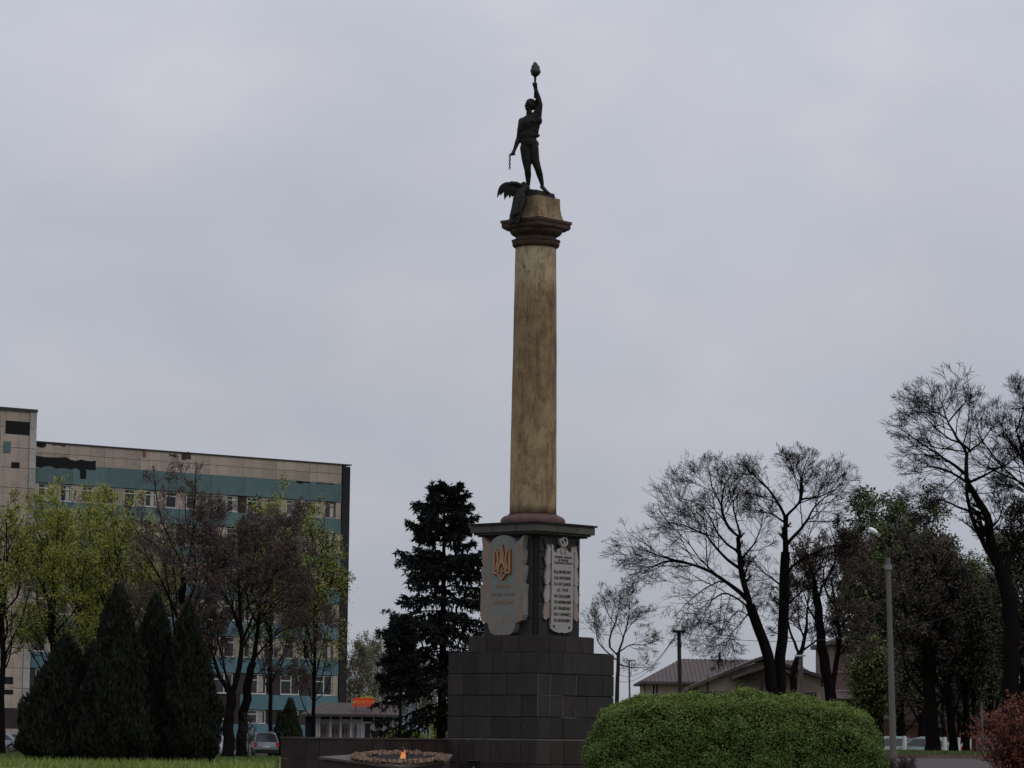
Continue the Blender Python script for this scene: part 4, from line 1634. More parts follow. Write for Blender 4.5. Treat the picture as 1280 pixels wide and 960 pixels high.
def fac(px, py):
    """photo pixel -> (s along facade from its right end, height)"""
    r = ray(px, py)
    # r.x*d = RB.x + s*ox ; d = RB.y + s*oy
    s = (r.x * RB.y - RB.x) / (ox - r.x * oy)
    d = RB.y + s * oy
    return s, r.z * d + EYE


s_tow, _ = fac(40.5, 560)
S_END = s_tow + 14
z_roof = fac(436, 580.5)[1]
MB().span(0.0, S_END, -11.5, -.35, 0, z_roof - .35).build('body', MAT['joint'], blg)
MB().span(-.15, s_tow, -11.6, .12, z_roof - .12, z_roof).build('roof_edge', MAT['roof_felt'], blg)


def spanpart(name, mat, x0, x1, y0, y1, z0, z1, parent=blg):
    c = Vector(((x0 + x1) / 2, (y0 + y1) / 2, (z0 + z1) / 2))
    return MB().box((0, 0, 0), (x1 - x0, y1 - y0, z1 - z0)).build(name, MAT[mat], parent, c)


# dark end pier
for k in range(8):
    spanpart('end_pier', 'pier_dark', 0.0, .88, -.35, .09, k * 3.4 + .01, min((k + 1) * 3.4, z_roof - .13))
ztop_band = z_roof - 1.95
# parapet panels in two rows
n = 9
wv = (s_tow - .96) / n
for i in range(n):
    a, b_ = .97 + i * wv, .97 + (i + 1) * wv - .03
    spanpart('parapet_panel', 'panel_beige', a, b_, -.35, .02, z_roof - 1.0, z_roof - .14)
    spanpart('parapet_panel', 'panel_beige', a, b_, -.35, .0, ztop_band + .02, z_roof - 1.03)
band_tops = [5.2 + 3.38 * k for k in range(6)]
BW = 1.38
rb_ = random.Random(5)


def band(z1, h, mat, seg=3.7, gaps=()):
    x = .97
    i = 0
    while x < s_tow - .3:
        x1 = min(x + seg, s_tow)
        if i in gaps:
            spanpart('spandrel_panel', 'dark_brick', x, x1 - .03, -.35, -.03, z1 - h, z1)
        else:
            spanpart('spandrel_panel', mat, x, x1 - .03, -.35, .06 + rb_.uniform(-.01, .01), z1 - h, z1)
        x = x1
        i += 1


band(ztop_band, 1.75, 'panel_teal')
for k, zt in enumerate(band_tops):
    band(zt, BW, 'panel_blue' if k < 4 else 'panel_teal', gaps=((3, 6) if k == 0 else (4,) if k == 1 else ()))
band(2.45, 1.35, 'panel_blue')
spanpart('base_course', 'dark_brick', .97, s_tow, -.35, .02, 0, 1.05)

pane_me = {}


def window(x0, x1, z0, z1, double=False, curtain=None, fm='frame_white'):
    wd, hg = x1 - x0, z1 - z0
    key = (round(wd, 2), round(hg, 2), double)
    if key not in pane_me:
        f = MB()
        t = .075
        hx, hz = wd / 2, hg / 2
        f.span(-hx, hx, -.10, .0, hz - t, hz).span(-hx, hx, -.10, .0, -hz, -hz + t)
        f.span(-hx, -hx + t, -.10, .0, -hz + t, hz - t).span(hx - t, hx, -.10, .0, -hz + t, hz - t)
        if double:
            m = hx * .12
            f.span(-m - .05, -m + .05, -.10, .01, -hz + t, hz - t)
            f.span(-m + .05, hx - t, -.09, .0, hz * .35, hz * .35 + .09)
        else:
            f.span(-hx + t, hx - t, -.09, .0, hz * .42, hz * .42 + .08)
        p = MB().span(-hx + t, hx - t, -.075, -.06, -hz + t, hz - t)
        pane_me[key] = (f.mesh('window_frame'), p.mesh('pane'))
    fm_, pm = pane_me[key]
    c = Vector(((x0 + x1) / 2, -.08, (z0 + z1) / 2))
    fm2 = fm_ if fm == 'frame_white' else fm_.copy()
    fo = link('window', fm2, MAT[fm], blg, c)
    link('pane', pm, MAT['window_glass'], fo)
    if curtain:
        q = MB().span(-wd * .36, -wd * .02, -.058, -.05, -hg * .42, hg * .42)
        q.build('curtain', MAT['curtain'], fo)
    spanpart('window_sill', 'frame_white', x0 - .05, x1 + .05, -.1, .08, z0 - .05, z0 - .002)


def win_row(z0, z1, module, wwid, first, wide):
    x = .97
    # leading beige pier next to the dark corner
    x1 = x + first
    spanpart('pier_panel', 'panel_beige', x, x1 - .02, -.35, .0, z0 + .02, z1 - .02)
    x = x1
    while x + wwid < s_tow:
        r = rb_.random()
        window(x + .02, x + wwid, z0 + .08, z1 - .08, wide, r < .35, 'frame_white' if rb_.random() < .7 else 'frame_brown')
        xx = x + wwid + .02
        x1 = min(x + module, s_tow)
        if x1 - xx > .1:
            mat = 'dark_brick' if wide else ('panel_beige' if rb_.random() < .7 else 'floral_board')
            if rb_.random() < .12: mat = 'dark_brick'
            spanpart('pier_panel', mat, xx, x1 - .02, -.35, rb_.uniform(-.04, -.0), z0 + .02, z1 - .02)
        x = x1


for k, zt in enumerate(band_tops):
    z0 = zt
    z1 = (band_tops[k + 1] - BW) if k + 1 < len(band_tops) else ztop_band - 1.75
    if k == 0:
        win_row(z0, z1, 3.75, 2.15, .62, True)
    else:
        win_row(z0, z1, 2.23, 1.2, .60, False)
win_row(2.45, 5.2 - BW, 3.75, 2.15, .62, True)
# missing cladding: black ragged strip under the parapet, small dark openings
def ragged(name, pa, pb, depth=.0, seed=1, mat='dark_void'):
    r_ = random.Random(seed)
    s1, zb = fac(*pb)
    s0, za = fac(*pa)
    n = max(3, int(abs(s0 - s1) / .5))
    lo, hi = [], []
    for i in range(n + 1):
        s = s1 + (s0 - s1) * i / n
        hi.append((s, za + (0 if i in (0, n) else r_.uniform(-.16, .12))))
        lo.append((s, zb + (0 if i in (0, n) else r_.uniform(-.14, .14))))
    poly = lo + hi[::-1]
    mb = MB()
    mb.prism(poly, .02 + depth, .075 + depth, 'y')
    me = mb.mesh(name)
    bm = bmesh.new()
    bm.from_mesh(me)
    bmesh.ops.triangulate(bm, faces=[f for f in bm.faces if len(f.verts) > 4])
    bm.to_mesh(me)
    bm.free()
    return link(name, me, MAT[mat], blg)


ragged('bare_patch', (38, 570), (119, 588), seed=3)
ragged('bare_patch', (46, 551), (57, 558), seed=4)
ragged('bare_patch', (65, 555.5), (81, 558), seed=5)
ragged('bare_patch', (227, 565), (238, 574.5), seed=6, mat='dark_brick')
ragged('bare_patch', (178, 563), (182, 572), seed=8, mat='stall_red')
ragged('bare_patch', (212, 567), (220, 571), seed=9, mat='dark_brick')
ragged('bare_patch', (100, 587), (107, 598), .03, seed=10)
ragged('bare_patch', (370, 601), (386, 604), .02, seed=12)
ragged('bare_patch', (396, 603), (416, 606), .02, seed=13)

# stair tower at the left end, taller and one step forward
z_tow = fac(45, 513)[1]
MB().span(s_tow, S_END, -11.5, .3, 0, z_tow - .3).build('tower_core', MAT['joint'], blg)
MB().span(s_tow - .05, S_END + .1, -11.6, .75, z_tow - .25, z_tow).build('roof_edge', MAT['roof_felt'], blg)
s_in = fac(32, 560)[0]
rows = int(z_tow / 1.7)
for k in range(rows):
    z0, z1 = k * z_tow / rows + .02, (k + 1) * z_tow / rows - .02
    if z1 > z_tow - .3: z1 = z_tow - .26
    spanpart('corner_panel', 'curtain', s_tow, s_in - .02, .3, .68, z0, z1)
    x = s_in
    while x < S_END - 1:
        x1 = x + 2.9
        dark = (k % 3 == 1 and rb_.random() < .45)
        spanpart('facade_panel', 'dark_brick' if (dark and k < rows - 4) else 'panel_beige', x + .01, x1 - .02, .3, .6, z0, z1)
        x = x1


def tow_open(pa, pb, mat='dark_void', seed=1):
    s1, zb = fac(*pb)
    s0, za = fac(*pa)
    spanpart('opening', mat, s1, s0, .55, .63, zb, za)


tow_open((3, 526), (37, 545))
tow_open((0, 552), (9, 567), 'panel_teal')
tow_open((10, 578), (20, 586))
tow_open((0, 846), (12, 855))
tow_open((0, 862), (12, 868))

# ------------------------------------------------------------------ kiosk pavilion with red sign
KD = 250.0


def KP(px, py):
    return at(px, py, KD)


kc = KP(376, 919)
ks = KD / F
kx = lambda px: (px - 376) * ks
kz = lambda py: (919 - py) * ks + 1.6
kio = empty('pavilion', (kc.x, KD, 0), 0, label='white framed shop pavilion with brown ribbed roof and red sign, left of the spruces', cat='shop')
xa, xb = kx(380), kx(496)
MB().span(kx(397), xb, .35, 5.2, 0, kz(895)).build('body', MAT['kiosk_dark'], kio)
MB().span(kx(380), kx(396.8), 1.2, 5.2, 0, kz(895)).build('side_wall', MAT['kiosk_dark'], kio)
# hipped ribbed roof
zt, ze = kz(880), kz(894.5)
rf = MB()
xr0, xr1, xe0, xe1 = kx(400), kx(500), kx(375), kx(500)
rf.add([(xe0, -.5, ze), (xe1, -.5, ze), (xe1, 2.4, zt), (xr0, 2.4, zt), (xe0, 5.4, ze), (xe1, 5.4, ze),
        (xe0, -.5, ze - .08), (xe1, -.5, ze - .08), (xe1, 5.4, ze - .08), (xe0, 5.4, ze - .08)],
       [(0, 1, 2, 3), (0, 3, 4), (3, 2, 5, 4), (0, 6, 7, 1), (1, 7, 8, 5, 2), (4, 9, 6, 0), (5, 8, 9, 4), (6, 9, 8, 7)])
rfo = rf.build('roof', MAT['roof_kiosk'], kio)
nrib = 30
for i in range(nrib):
    x = kx(398) + (xe1 - kx(398)) * (i + .5) / nrib
    p0, p1 = Vector((x - .35, -.5, ze + .03)), Vector((x, 2.4, zt + .03))
    MB().tube([p0, p1], .055, 4).build('roof_rib', MAT['bark_grey'], rfo)
MB().span(kx(375), xe1, -.58, -.51, ze - .16, ze + .02).build('fascia_board', MAT['gutter'], kio)
# posts, glazing with posters, door
posts = [397.5, 411.5, 424, 437, 450.5, 465, 478, 489, 495]
for p in posts:
    MB().span(kx(p), kx(p) + .14, .18, .33, 0, kz(896)).build('post', MAT['kiosk_white'], kio)
MB().span(kx(394), kx(397), .2, .34, 0, kz(896)).build('white_panel', MAT['kiosk_white'], kio)
for a, b_ in zip(posts, posts[1:]):
    if a == 450.5:
        d = MB().span(kx(a) + .16, kx(b_) - .02, .2, .30, 0, kz(903)).build('door_frame', MAT['kiosk_white'], kio)
        MB().span(kx(a) + .30, kx(b_) - .18, .16, .199, .02, kz(905)).build('door', MAT['kiosk_dark'], d)
        MB().span(kx(b_) - .28, kx(b_) - .24, .12, .158, .9, 1.3).build('door_handle', MAT['steel_grey'], d)
        continue
    pn = MB().span(kx(a) + .16, kx(b_) - .02, .26, .32, .45, kz(900)).build('window', MAT['poster'], kio)
    r_ = random.Random(int(a))
    fig = MB()
    for q in range(3 if a < 430 else 1):
        cx = kx(a + 3 + (q * 3.4 if a < 430 else 3.5))
        fig.prism([(cx - .12, 1.35), (cx + .10, 1.30), (cx + .16, 1.9), (cx + .08, 2.45), (cx - .05, 2.5), (cx - .16, 1.95)], .24, .258, 'y')
    fig.build('print', MAT['print_dark'], pn)
    MB().span(kx(a) + .16, kx(b_) - .02, .22, .30, .0, .44).build('stall_riser', MAT['kiosk_white'] if a < 460 else MAT['poster'], kio)
sg = MB().span(kx(440.5), kx(466), -.15, .0, kz(884.5), kz(873.5)).build('sign_board', MAT['sign_red'], kio)
for p in (443, 463):
    MB().span(kx(p), kx(p) + .08, -.1, -.02, kz(890), kz(884.5) - .002).build('sign_bracket', MAT['gutter'], kio)
letters(sg, 'sign_lettering', 'АВТОМАГАЗИН', MAT['sign_yellow'], kx(453.6), kz(880.6), .30, -.165, xscale=.75)
letters(sg, 'sign_lettering', 'запчастини', MAT['kiosk_white'], kx(455), kz(883.8), .17, -.165, xscale=.9)


# ------------------------------------------------------------------ houses on the right
HD = 165.0
hc = at(915, 921, HD)
hs_ = HD / F
hx = lambda px: (px - 915) * hs_
hz = lambda py, px=915: (921 + (px - 640) * 0.012 - 3.3 - py) * hs_ + 1.6
ho = empty('house', (hc.x, HD, 0), 0, label='low pink rendered house with brown hipped roof and a front gable behind the hedge', cat='house')
z_e, z_r = hz(851), hz(820)
x0, x1 = hx(808), hx(1026)
MB().span(x0, x1, 0, 8, 0, z_e - .05).build('wall', MAT['render_pink'], ho)
rm = MB()
e0, e1 = hx(800), hx(1032)
rm.add([(e0, -.5, z_e), (e1, -.5, z_e), (e1, 8.5, z_e), (e0, 8.5, z_e), (hx(856), 4, z_r), (hx(1000), 4, z_r),
        (e0, -.5, z_e - .12), (e1, -.5, z_e - .12), (e1, 8.5, z_e - .12), (e0, 8.5, z_e - .12)],
       [(0, 1, 5, 4), (1, 2, 5), (2, 3, 4, 5), (3, 0, 4), (0, 6, 7, 1), (1, 7, 8, 2), (2, 8, 9, 3), (3, 9, 6, 0), (9, 8, 7, 6)])
hroof = rm.build('roof', MAT['roof_brown'], ho)
for i in range(44):     # standing ribs of the sheet roof
    x = e0 + (e1 - e0) * (i + .5) / 44
    t0 = (x - e0) / (hx(856) - e0)
    t1 = (e1 - x) / (e1 - hx(1000))
    t = min(1, t0, t1)
    MB().tube([(x, -.5, z_e + .02), (x, -.5 + 4.5 * t, z_e + .02 + (z_r - z_e) * t)], .03, 3).build('roof_rib', MAT['roof_brown'], hroof)
MB().span(hx(904), hx(906.5), 3.6, 4.1, z_r - .3, z_r + .35).build('chimney', MAT['dark_brick'], hroof)
# gable wing
gy0 = -3.2
px_, pk = hx(945), hz(820)
gl, gr = hx(853), hx(1028)
zl, zrr = hz(859), hz(845)
mb = MB()
mb.prism([(hx(868), 0), (hx(1018), 0), (hx(1018), zrr - .05), (px_, pk - .25), (hx(868), zl + .22)], gy0, -.02, 'y')
mb.build('gable_wall', MAT['render_pink'], ho)
mb = MB()
th_ = .16
for (ax, azz, bx, bzz) in ((gl, zl, px_, pk), (gr, zrr, px_, pk)):
    mb.add([(ax, gy0 - .6, azz), (bx, gy0 - .6, bzz), (bx, 2.5, bzz), (ax, 2.5, azz), (ax, gy0 - .6, azz - th_), (bx, gy0 - .6, bzz - th_), (bx, 2.5, bzz - th_), (ax, 2.5, azz - th_)],
           [(0, 1, 2, 3), (7, 6, 5, 4), (0, 4, 5, 1), (1, 5, 6, 2), (2, 6, 7, 3), (3, 7, 4, 0)])
mb.build('gable_roof', MAT['roof_brown'], ho)
# porch gable
mb = MB()
pl, pp, pr = hx(908), hx(955), hx(985)
for (ax, azz, bx, bzz) in ((pl, hz(846), pp, hz(829)), (pr, hz(843), pp, hz(829))):
    mb.add([(ax, gy0 - 1.9, azz), (bx, gy0 - 1.9, bzz), (bx, gy0, bzz), (ax, gy0, azz), (ax, gy0 - 1.9, azz - .12), (bx, gy0 - 1.9, bzz - .12), (bx, gy0, bzz - .12), (ax, gy0, azz - .12)],
           [(0, 1, 2, 3), (7, 6, 5, 4), (0, 4, 5, 1), (1, 5, 6, 2), (2, 6, 7, 3), (3, 7, 4, 0)])
mb.build('porch_roof', MAT['roof_brown'], ho)
MB().span(hx(910), hx(940), gy0 - 1.7, gy0 - .01, hz(848), hz(845.5)).build('porch_beam', MAT['dark_brick'], ho)
for p in (943, 983):
    MB().span(hx(p) - .08, hx(p) + .08, gy0 - 1.7, gy0 - 1.5, 0, hz(842)).build('porch_post', MAT['dark_brick'], ho)
for (p, q) in ((815.5, 818), (819.5, 822)):
    f = MB().span(hx(p), hx(q), -.04, .02, hz(868), hz(855)).build('window', MAT['dark_void'], ho)
    MB().span(hx(p) - .02, hx(p) + .02, -.07, -.041, hz(868), hz(855)).build('window_frame', MAT['frame_white'], f)
MB().span(hx(879), hx(880.5), gy0 - .08, gy0 - .001, 0, hz(845)).build('downpipe', MAT['gutter'], ho)
MB().span(hx(805), hx(807), -.1, -.001, 0, z_e - .12).build('downpipe', MAT['gutter'], ho)
MB().span(hx(924.5), hx(928.5), gy0 - 1.2, gy0 - .9, 0, hz(843)).build('blue_door_post', MAT['blue_post'], ho)
wv_ = empty('garden_wall', (hc.x, HD - 12, 0), label='low grey masonry garden wall along the front of the pink house', cat='wall')
for i in range(7):
    MB().span(-3.1 + i * .9, -3.1 + i * .9 + .88, 0, .25, 0, hz(863.5) - .12).build('wall_panel', MAT['dark_brick'], wv_)

BD = 205.0
bc = at(1040, 922, BD)
bs_ = BD / F
bb = empty('brick_building', (bc.x, BD, 0), 0, label='two storey brown brick building with a pitched roof behind the right hand trees', cat='building')
bx = lambda px: (px - 1040) * bs_
bz = lambda py: (923.5 - py) * bs_ + 1.6
MB().span(bx(1042), bx(1262), 0, 12, 0, bz(800.5)).build('wall', MAT['brick_brown'], bb)
mb = MB()
ez, rz_ = bz(800), bz(775)
xA, xB = bx(1036), bx(1268)
mb.add([(xA, -.6, ez), (xB, -.6, ez), (xB, 12.6, ez), (xA, 12.6, ez), (bx(1112), 6, rz_), (bx(1200), 6, rz_), (xA, -.6, ez - .25), (xB, -.6, ez - .25), (xB, 12.6, ez - .25), (xA, 12.6, ez - .25)],
       [(0, 1, 5, 4), (1, 2, 5), (2, 3, 4, 5), (3, 0, 4), (0, 6, 7, 1), (1, 7, 8, 2), (2, 8, 9, 3), (3, 9, 6, 0), (9, 8, 7, 6)])
mb.build('roof', MAT['roof_brown'], bb)
for z in (838, 861):
    MB().span(bx(1041), bx(1263), -.08, -.001, bz(z + 1.3), bz(z)).build('string_course', MAT['brick_pale'], bb)
for wy0, wy1 in ((833, 845), (812, 824)):
    for p in (1080, 1088, 1112, 1122, 1140, 1150, 1172, 1186, 1206, 1220):
        arch = [(bx(p), bz(wy1)), (bx(p + 5), bz(wy1)), (bx(p + 5), bz(wy0 + 2)), (bx(p + 4), bz(wy0)), (bx(p + 1), bz(wy0)), (bx(p), bz(wy0 + 2))]
        f = MB().prism(arch, -.07, -.002, 'y').build('window', MAT['brick_pale'], bb)
        ar2 = [(bx(p) + .07, bz(wy1) + .07), (bx(p + 5) - .07, bz(wy1) + .07), (bx(p + 5) - .07, bz(wy0 + 2)), (bx(p + 4) - .04, bz(wy0) - .06), (bx(p + 1) + .04, bz(wy0) - .06), (bx(p) + .07, bz(wy0 + 2))]
        MB().prism(ar2, -.09, -.0705, 'y').build('pane', MAT['window_glass'], f)
MB().add([(bx(1035), -3.5, bz(872)), (bx(1078), -3.5, bz(872)), (bx(1072), -.01, bz(862)), (bx(1035), -.01, bz(862)), (bx(1035), -3.5, bz(873.5)), (bx(1078), -3.5, bz(873.5)), (bx(1078), -.01, bz(873.5)), (bx(1035), -.01, bz(873.5))],
         [(0, 1, 2, 3), (0, 4, 5, 1), (1, 5, 6, 2), (3, 7, 4, 0), (7, 6, 5, 4), (2, 6, 7, 3)]).build('lean_to_roof', MAT['roof_brown'], bb)
MB().span(bx(1037), bx(1075), -3.1, -.02, 0, bz(873.6)).build('lean_to', MAT['dark_brick'], bb)

ST = 200.0
stl = empty('market_stalls', (at(1100, 921, ST).x, ST, 0), label='row of low pale and red market stalls glimpsed behind the parked cars on the right', cat='stall')
sxx = lambda px: (px - 1100) * ST / F
szz = lambda py: (924.5 - py) * ST / F + 1.6
for i, (a, b_, m_) in enumerate(((1078, 1100, 'stall_wall'), (1101, 1112, 'stall_red'), (1113, 1128, 'dark_brick'), (1129, 1150, 'stall_red'), (1151, 1182, 'dark_brick'), (1183, 1215, 'stall_red'), (1216, 1250, 'stall_red'), (1251, 1290, 'dark_brick'))):
    MB().span(sxx(a), sxx(b_), 0, 2.5, .2, szz(904 + (i % 3) * 3)).build('stall', MAT[m_], stl)
MB().span(sxx(1076), sxx(1290), -.9, 2.6, szz(902), szz(898)).build('canopy', MAT['dark_brick'], stl)
MB().span(sxx(1076), sxx(1110), -1.0, -.91, szz(896.5), szz(893.5)).build('canopy_board', MAT['stall_wall'], stl)


# ------------------------------------------------------------------ poles and lamps
def pole(name, label, pb, pt, d, r0, r1, mat, cat='pole', sides=12, zb=None):
    a, b_ = at(*pb, d), at(*pt, d)
    gz = ground_z(a.x, a.y) - .1
    t = (a.z - gz) / max(.1, (b_.z - a.z))
    a2 = a + (a - b_) * t
    root = empty(name, (a2.x, a2.y, gz), label=label, cat=cat)
    o = Vector((a2.x, a2.y, gz))
    mb = MB().tube([a2 - o, (a2 + b_) / 2 - o, b_ - o], [r0, (r0 + r1) / 2, r1], sides)
    mb.sm = True
    mb.build('post', MAT[mat], root, sharp=50)
    return root, o


lp, o = pole('street_lamp', 'tall leaning concrete street lamp beside the rounded hedge', (1117, 958), (1110, 697), 92, .105, .066, 'concrete', 'street lamp')
arm = [at(1110, 700, 92), at(1107.5, 684, 92), at(1103, 675, 91.95), at(1097.5, 669.5, 91.9), at(1085, 660.5, 91.8), at(1071.5, 650.5, 91.7)]
mb = MB().tube([p - o for p in arm], [.026, .024, .022, .022, .018, .013], 8)
mb.sm = True
mb.build('bracket', MAT['gutter'], lp)
a, b_ = at(1097.5, 668.3, 91.85) - o, at(1085.5, 660.8, 91.8) - o
mb = MB()
q = (b_ - a).normalized()
mb.sphere((a + b_) / 2 + Vector((0, 0, .02)), ((b_ - a).length / 2, .12, .075), 14, 8, Vector((1, 0, 0)).rotation_difference(-q).to_matrix())
mb.sm = True
hd = mb.build('lamp_head', MAT['lamp_glass'], lp)
MB().box(a * .96 + b_ * .04, (.18, .12, .10), 0, 0, R(32)).build('head_housing', MAT['steel_grey'], hd)
MB().tube([at(1110.4, 712, 92) - o, at(1110.3, 706, 92) - o], .11, 12).build('collar', MAT['steel_grey'], lp)

up_, o = pole('utility_pole', 'dark timber utility pole with wires, left of the bare trees', (850, 868), (848.6, 787.5), 135, .095, .08, 'concrete_dark', 'utility pole')
MB().box(at(848.6, 789.5, 134.9) - o, (.55, .1, .1)).build('crossarm', MAT['concrete_dark'], up_)
for dx in (-.22, .22):
    MB().lathe([(.03, 0), (.04, .05), (.025, .12)], 8, tuple(at(848.6, 788, 134.9) - o + Vector((dx, 0, 0)))).build('insulator', MAT['pale_metal'], up_)
for k, (ex, ey) in enumerate(((772, 842), (770, 850))):
    a, b_ = at(848 - k, 789 + k * 2, 135) - o, at(ex, ey, 190) - o
    pts = [a.lerp(b_, t) + Vector((0, 0, -4 * t * (1 - t) * .8)) for t in np.linspace(0, 1, 12)]
    MB().tube(pts, .014, 3).build('wire', MAT['gutter'], up_)
a, b_ = at(850, 790, 135) - o, at(1300, 730, 120) - o
MB().tube([a.lerp(b_, t) + Vector((0, 0, -4 * t * (1 - t) * 1.1)) for t in np.linspace(0, 1, 16)], .012, 3).build('wire', MAT['gutter'], up_)

tp_, o = pole('street_lamp', 'short grey street lamp with a flat double head among the bare trunks', (1001.5, 862), (1001, 821), 140, .11, .09, 'concrete', 'street lamp')
MB().box(at(1000, 819.5, 140) - o, (.48, .22, .07)).build('lamp_head', MAT['lamp_glass'], tp_)
MB().box(at(1000, 820.7, 140) - o, (.30, .16, .05)).build('head_housing', MAT['steel_grey'], tp_)
tp2, o = pole('street_lamp', 'thin pale street lamp between the dark trunks near the right edge', (1228, 928), (1226, 862), 175, .09, .07, 'concrete', 'street lamp')
mb = MB().tube([at(1226, 864, 175) - o, at(1225, 858, 175) - o, at(1221, 853, 175) - o, at(1216, 852, 175) - o], .04, 6)
mb.build('bracket', MAT['steel_grey'], tp2)
MB().box(at(1214, 852.2, 175) - o, (.5, .2, .1)).build('lamp_head', MAT['lamp_glass'], tp2)
tp3, o = pole('street_lamp', 'faint slim lamp post right of the monument beside the small bare tree', (787, 868), (786.5, 826), 190, .07, .05, 'concrete', 'street lamp')
MB().box(at(789, 825.5, 190) - o, (.45, .15, .08)).build('lamp_head', MAT['steel_grey'], tp3)


# ------------------------------------------------------------------ cars
def car(label, loc, rz, paint, kind='suv', group='parked cars'):
    root = empty('parked_car', loc, rz, label=label, cat='car', group=group)
    L, W, H = (4.5, 1.84, 1.68) if kind == 'suv' else (4.4, 1.74, 1.45)
    hl = L / 2
    # lower body: stations along x (front +x), section = rounded box
    st = [(-hl, .80, .42, .78), (-hl + .08, .90, .30, .98), (-hl + .35, .94, .24, 1.05), (-hl * .3, .97, .22, 1.03), (hl * .35, .97, .22, 1.0),
          (hl * .62, .95, .24, .95), (hl - .25, .90, .28, .85), (hl - .05, .82, .34, .72), (hl, .70, .42, .62)]
    k = H / 1.68
    mb = MB()
    vs, fs = [], []
    for x, ww, zb, zt in st:
        hw = W / 2 * ww
        zt *= k if kind != 'suv' else 1
        sec = [(-hw * .9, zb), (-hw, zb + .12), (-hw, zt - .22), (-hw * .95, zt - .06), (-hw * .80, zt), (hw * .80, zt), (hw * .95, zt - .06), (hw, zt - .22), (hw, zb + .12), (hw * .9, zb)]
        vs += [(x, y, z) for y, z in sec]
    ns = 10
    for i in range(len(st) - 1):
        for j in range(ns):
            fs.append((i * ns + j, i * ns + (j + 1) % ns, (i + 1) * ns + (j + 1) % ns, (i + 1) * ns + j))
    fs += [tuple(range(ns)), tuple(range((len(st) - 1) * ns, len(st) * ns))[::-1]]
    mb.add(vs, fs)
    mb.sm = True
    mb.build('body', MAT[paint], root, sharp=35)
    # greenhouse
    zs = 1.0 * (1 if kind == 'suv' else k)
    if kind == 'suv':
        g = [(-hl + .12, zs, .78), (-hl + .38, H - .12, .66), (-hl + .75, H, .64), (.2, H, .66), (.75, H - .13, .66), (1.35, zs, .78)]
    else:
        g = [(-hl + .45, zs - .02, .76), (-hl + 1.0, H - .10, .62), (-hl + 1.45, H, .60), (.15, H, .62), (.65, H - .14, .62), (1.35, zs - .04, .78)]
    vs, fs = [], []
    base_w = W / 2 * .92
    for x, z, hw in g:
        hw_ = hw * W / 1.84
        yb = base_w if z < zs + .05 else base_w
        vs += [(x, -base_w, zs - .06), (x, -(base_w + (hw_ - base_w) * (z - zs) / (H - zs)) if z > zs else -base_w, z),
               (x, (base_w + (hw_ - base_w) * (z - zs) / (H - zs)) if z > zs else base_w, z), (x, base_w, zs - .06)]
    for i in range(len(g) - 1):
        for j in range(3):
            fs.append((i * 4 + j, i * 4 + j + 1, (i + 1) * 4 + j + 1, (i + 1) * 4 + j))
    fs += [(0, 1, 2, 3)[::-1], tuple(range(len(g) * 4 - 4, len(g) * 4))]
    mb = MB().add(vs, fs)
    mb.sm = True
    mb.build('cabin', MAT[paint], root, sharp=35)

    def glass(a, b_, c, d, nm, off=.012, m='car_glass'):
        a, b_, c, d = map(Vector, (a, b_, c, d))
        nrm = (b_ - a).cross(d - a).normalized() * off
        cen = (a + b_ + c + d) / 4
        if nrm.dot(cen - Vector((0, 0, .9))) < 0: nrm = -nrm
        P = [p.lerp(cen, .09) for p in (a, b_, c, d)]
        mb = MB().add([p + nrm for p in P] + [p - nrm for p in P], [(0, 1, 2, 3), (7, 6, 5, 4), (0, 4, 5, 1), (1, 5, 6, 2), (2, 6, 7, 3), (3, 7, 4, 0)])
        return mb.build(nm, MAT[m], root)

    def gp(i, s, low=False):
        x, z, hw = g[i]
        hw_ = hw * W / 1.84
        y = base_w + (hw_ - base_w) * max(0, (z - zs)) / (H - zs)
        return (x, s * (base_w if low else y), zs if low else z)
    glass(gp(0, -1), gp(0, 1), gp(1, 1), gp(1, -1), 'rear_window')
    glass(gp(5, -1), gp(5, 1), gp(4, 1), gp(4, -1), 'windscreen')
    xm = -.45
    for s in (-1, 1):
        def tp(x, z):
            y = base_w + (g[2][2] * W / 1.84 - base_w) * (z - zs) / (H - zs)
            return (x, s * y, z)
        glass(tp(g[0][0] + .25, zs + .03), tp(xm, zs + .03), tp(xm, H - .10), tp(g[1][0] + .35, H - .10), 'side_window')
        glass(tp(xm + .06, zs + .03), tp(1.15, zs + .03), tp(.58, H - .12), tp(xm + .06, H - .10), 'side_window')
        zt0 = .70 if kind == 'suv' else .62
        tl = MB().box((-hl + .055, s * W / 2 * .82, zt0 + .15), (.12, .22, .30), 0, 0, 0, .85)
        tl.build('tail_light', MAT['tail_red'], root)
        MB().box((hl - .10, s * W / 2 * .70, .66), (.16, .34, .14)).build('headlight', MAT['lamp_glass'], root)
        MB().box((.85, s * (W / 2 + .06), 1.02 * k), (.12, .18, .13)).build('mirror', MAT[paint], root)
        for x in (-hl + .82, hl - .85):
            w_ = MB()
            ring_ = [(x + .33 * math.cos(a), .33 + .33 * math.sin(a)) for a in np.linspace(0, 2 * math.pi, 19)[:-1]]
            y0, y1 = s * (W / 2 - .20), s * (W / 2 + .01)
            w_.prism(ring_, min(y0, y1), max(y0, y1), 'y')
            wo = w_.build('wheel', MAT['rubber'], root)
            rim = [(x + .20 * math.cos(a), .33 + .20 * math.sin(a)) for a in np.linspace(0, 2 * math.pi, 11)[:-1]]
            y2 = s * (W / 2 + .022)
            MB().prism(rim, min(y1, y2), max(y1, y2), 'y').build('rim', MAT['steel_grey'], wo)
    MB().box((-hl - .01, 0, .40), (.10, W * .86, .20)).build('bumper', MAT['car_trim' if kind == 'suv' else paint], root)
    MB().box((hl - .02, 0, .40), (.10, W * .74, .18)).build('bumper', MAT['car_trim'], root)
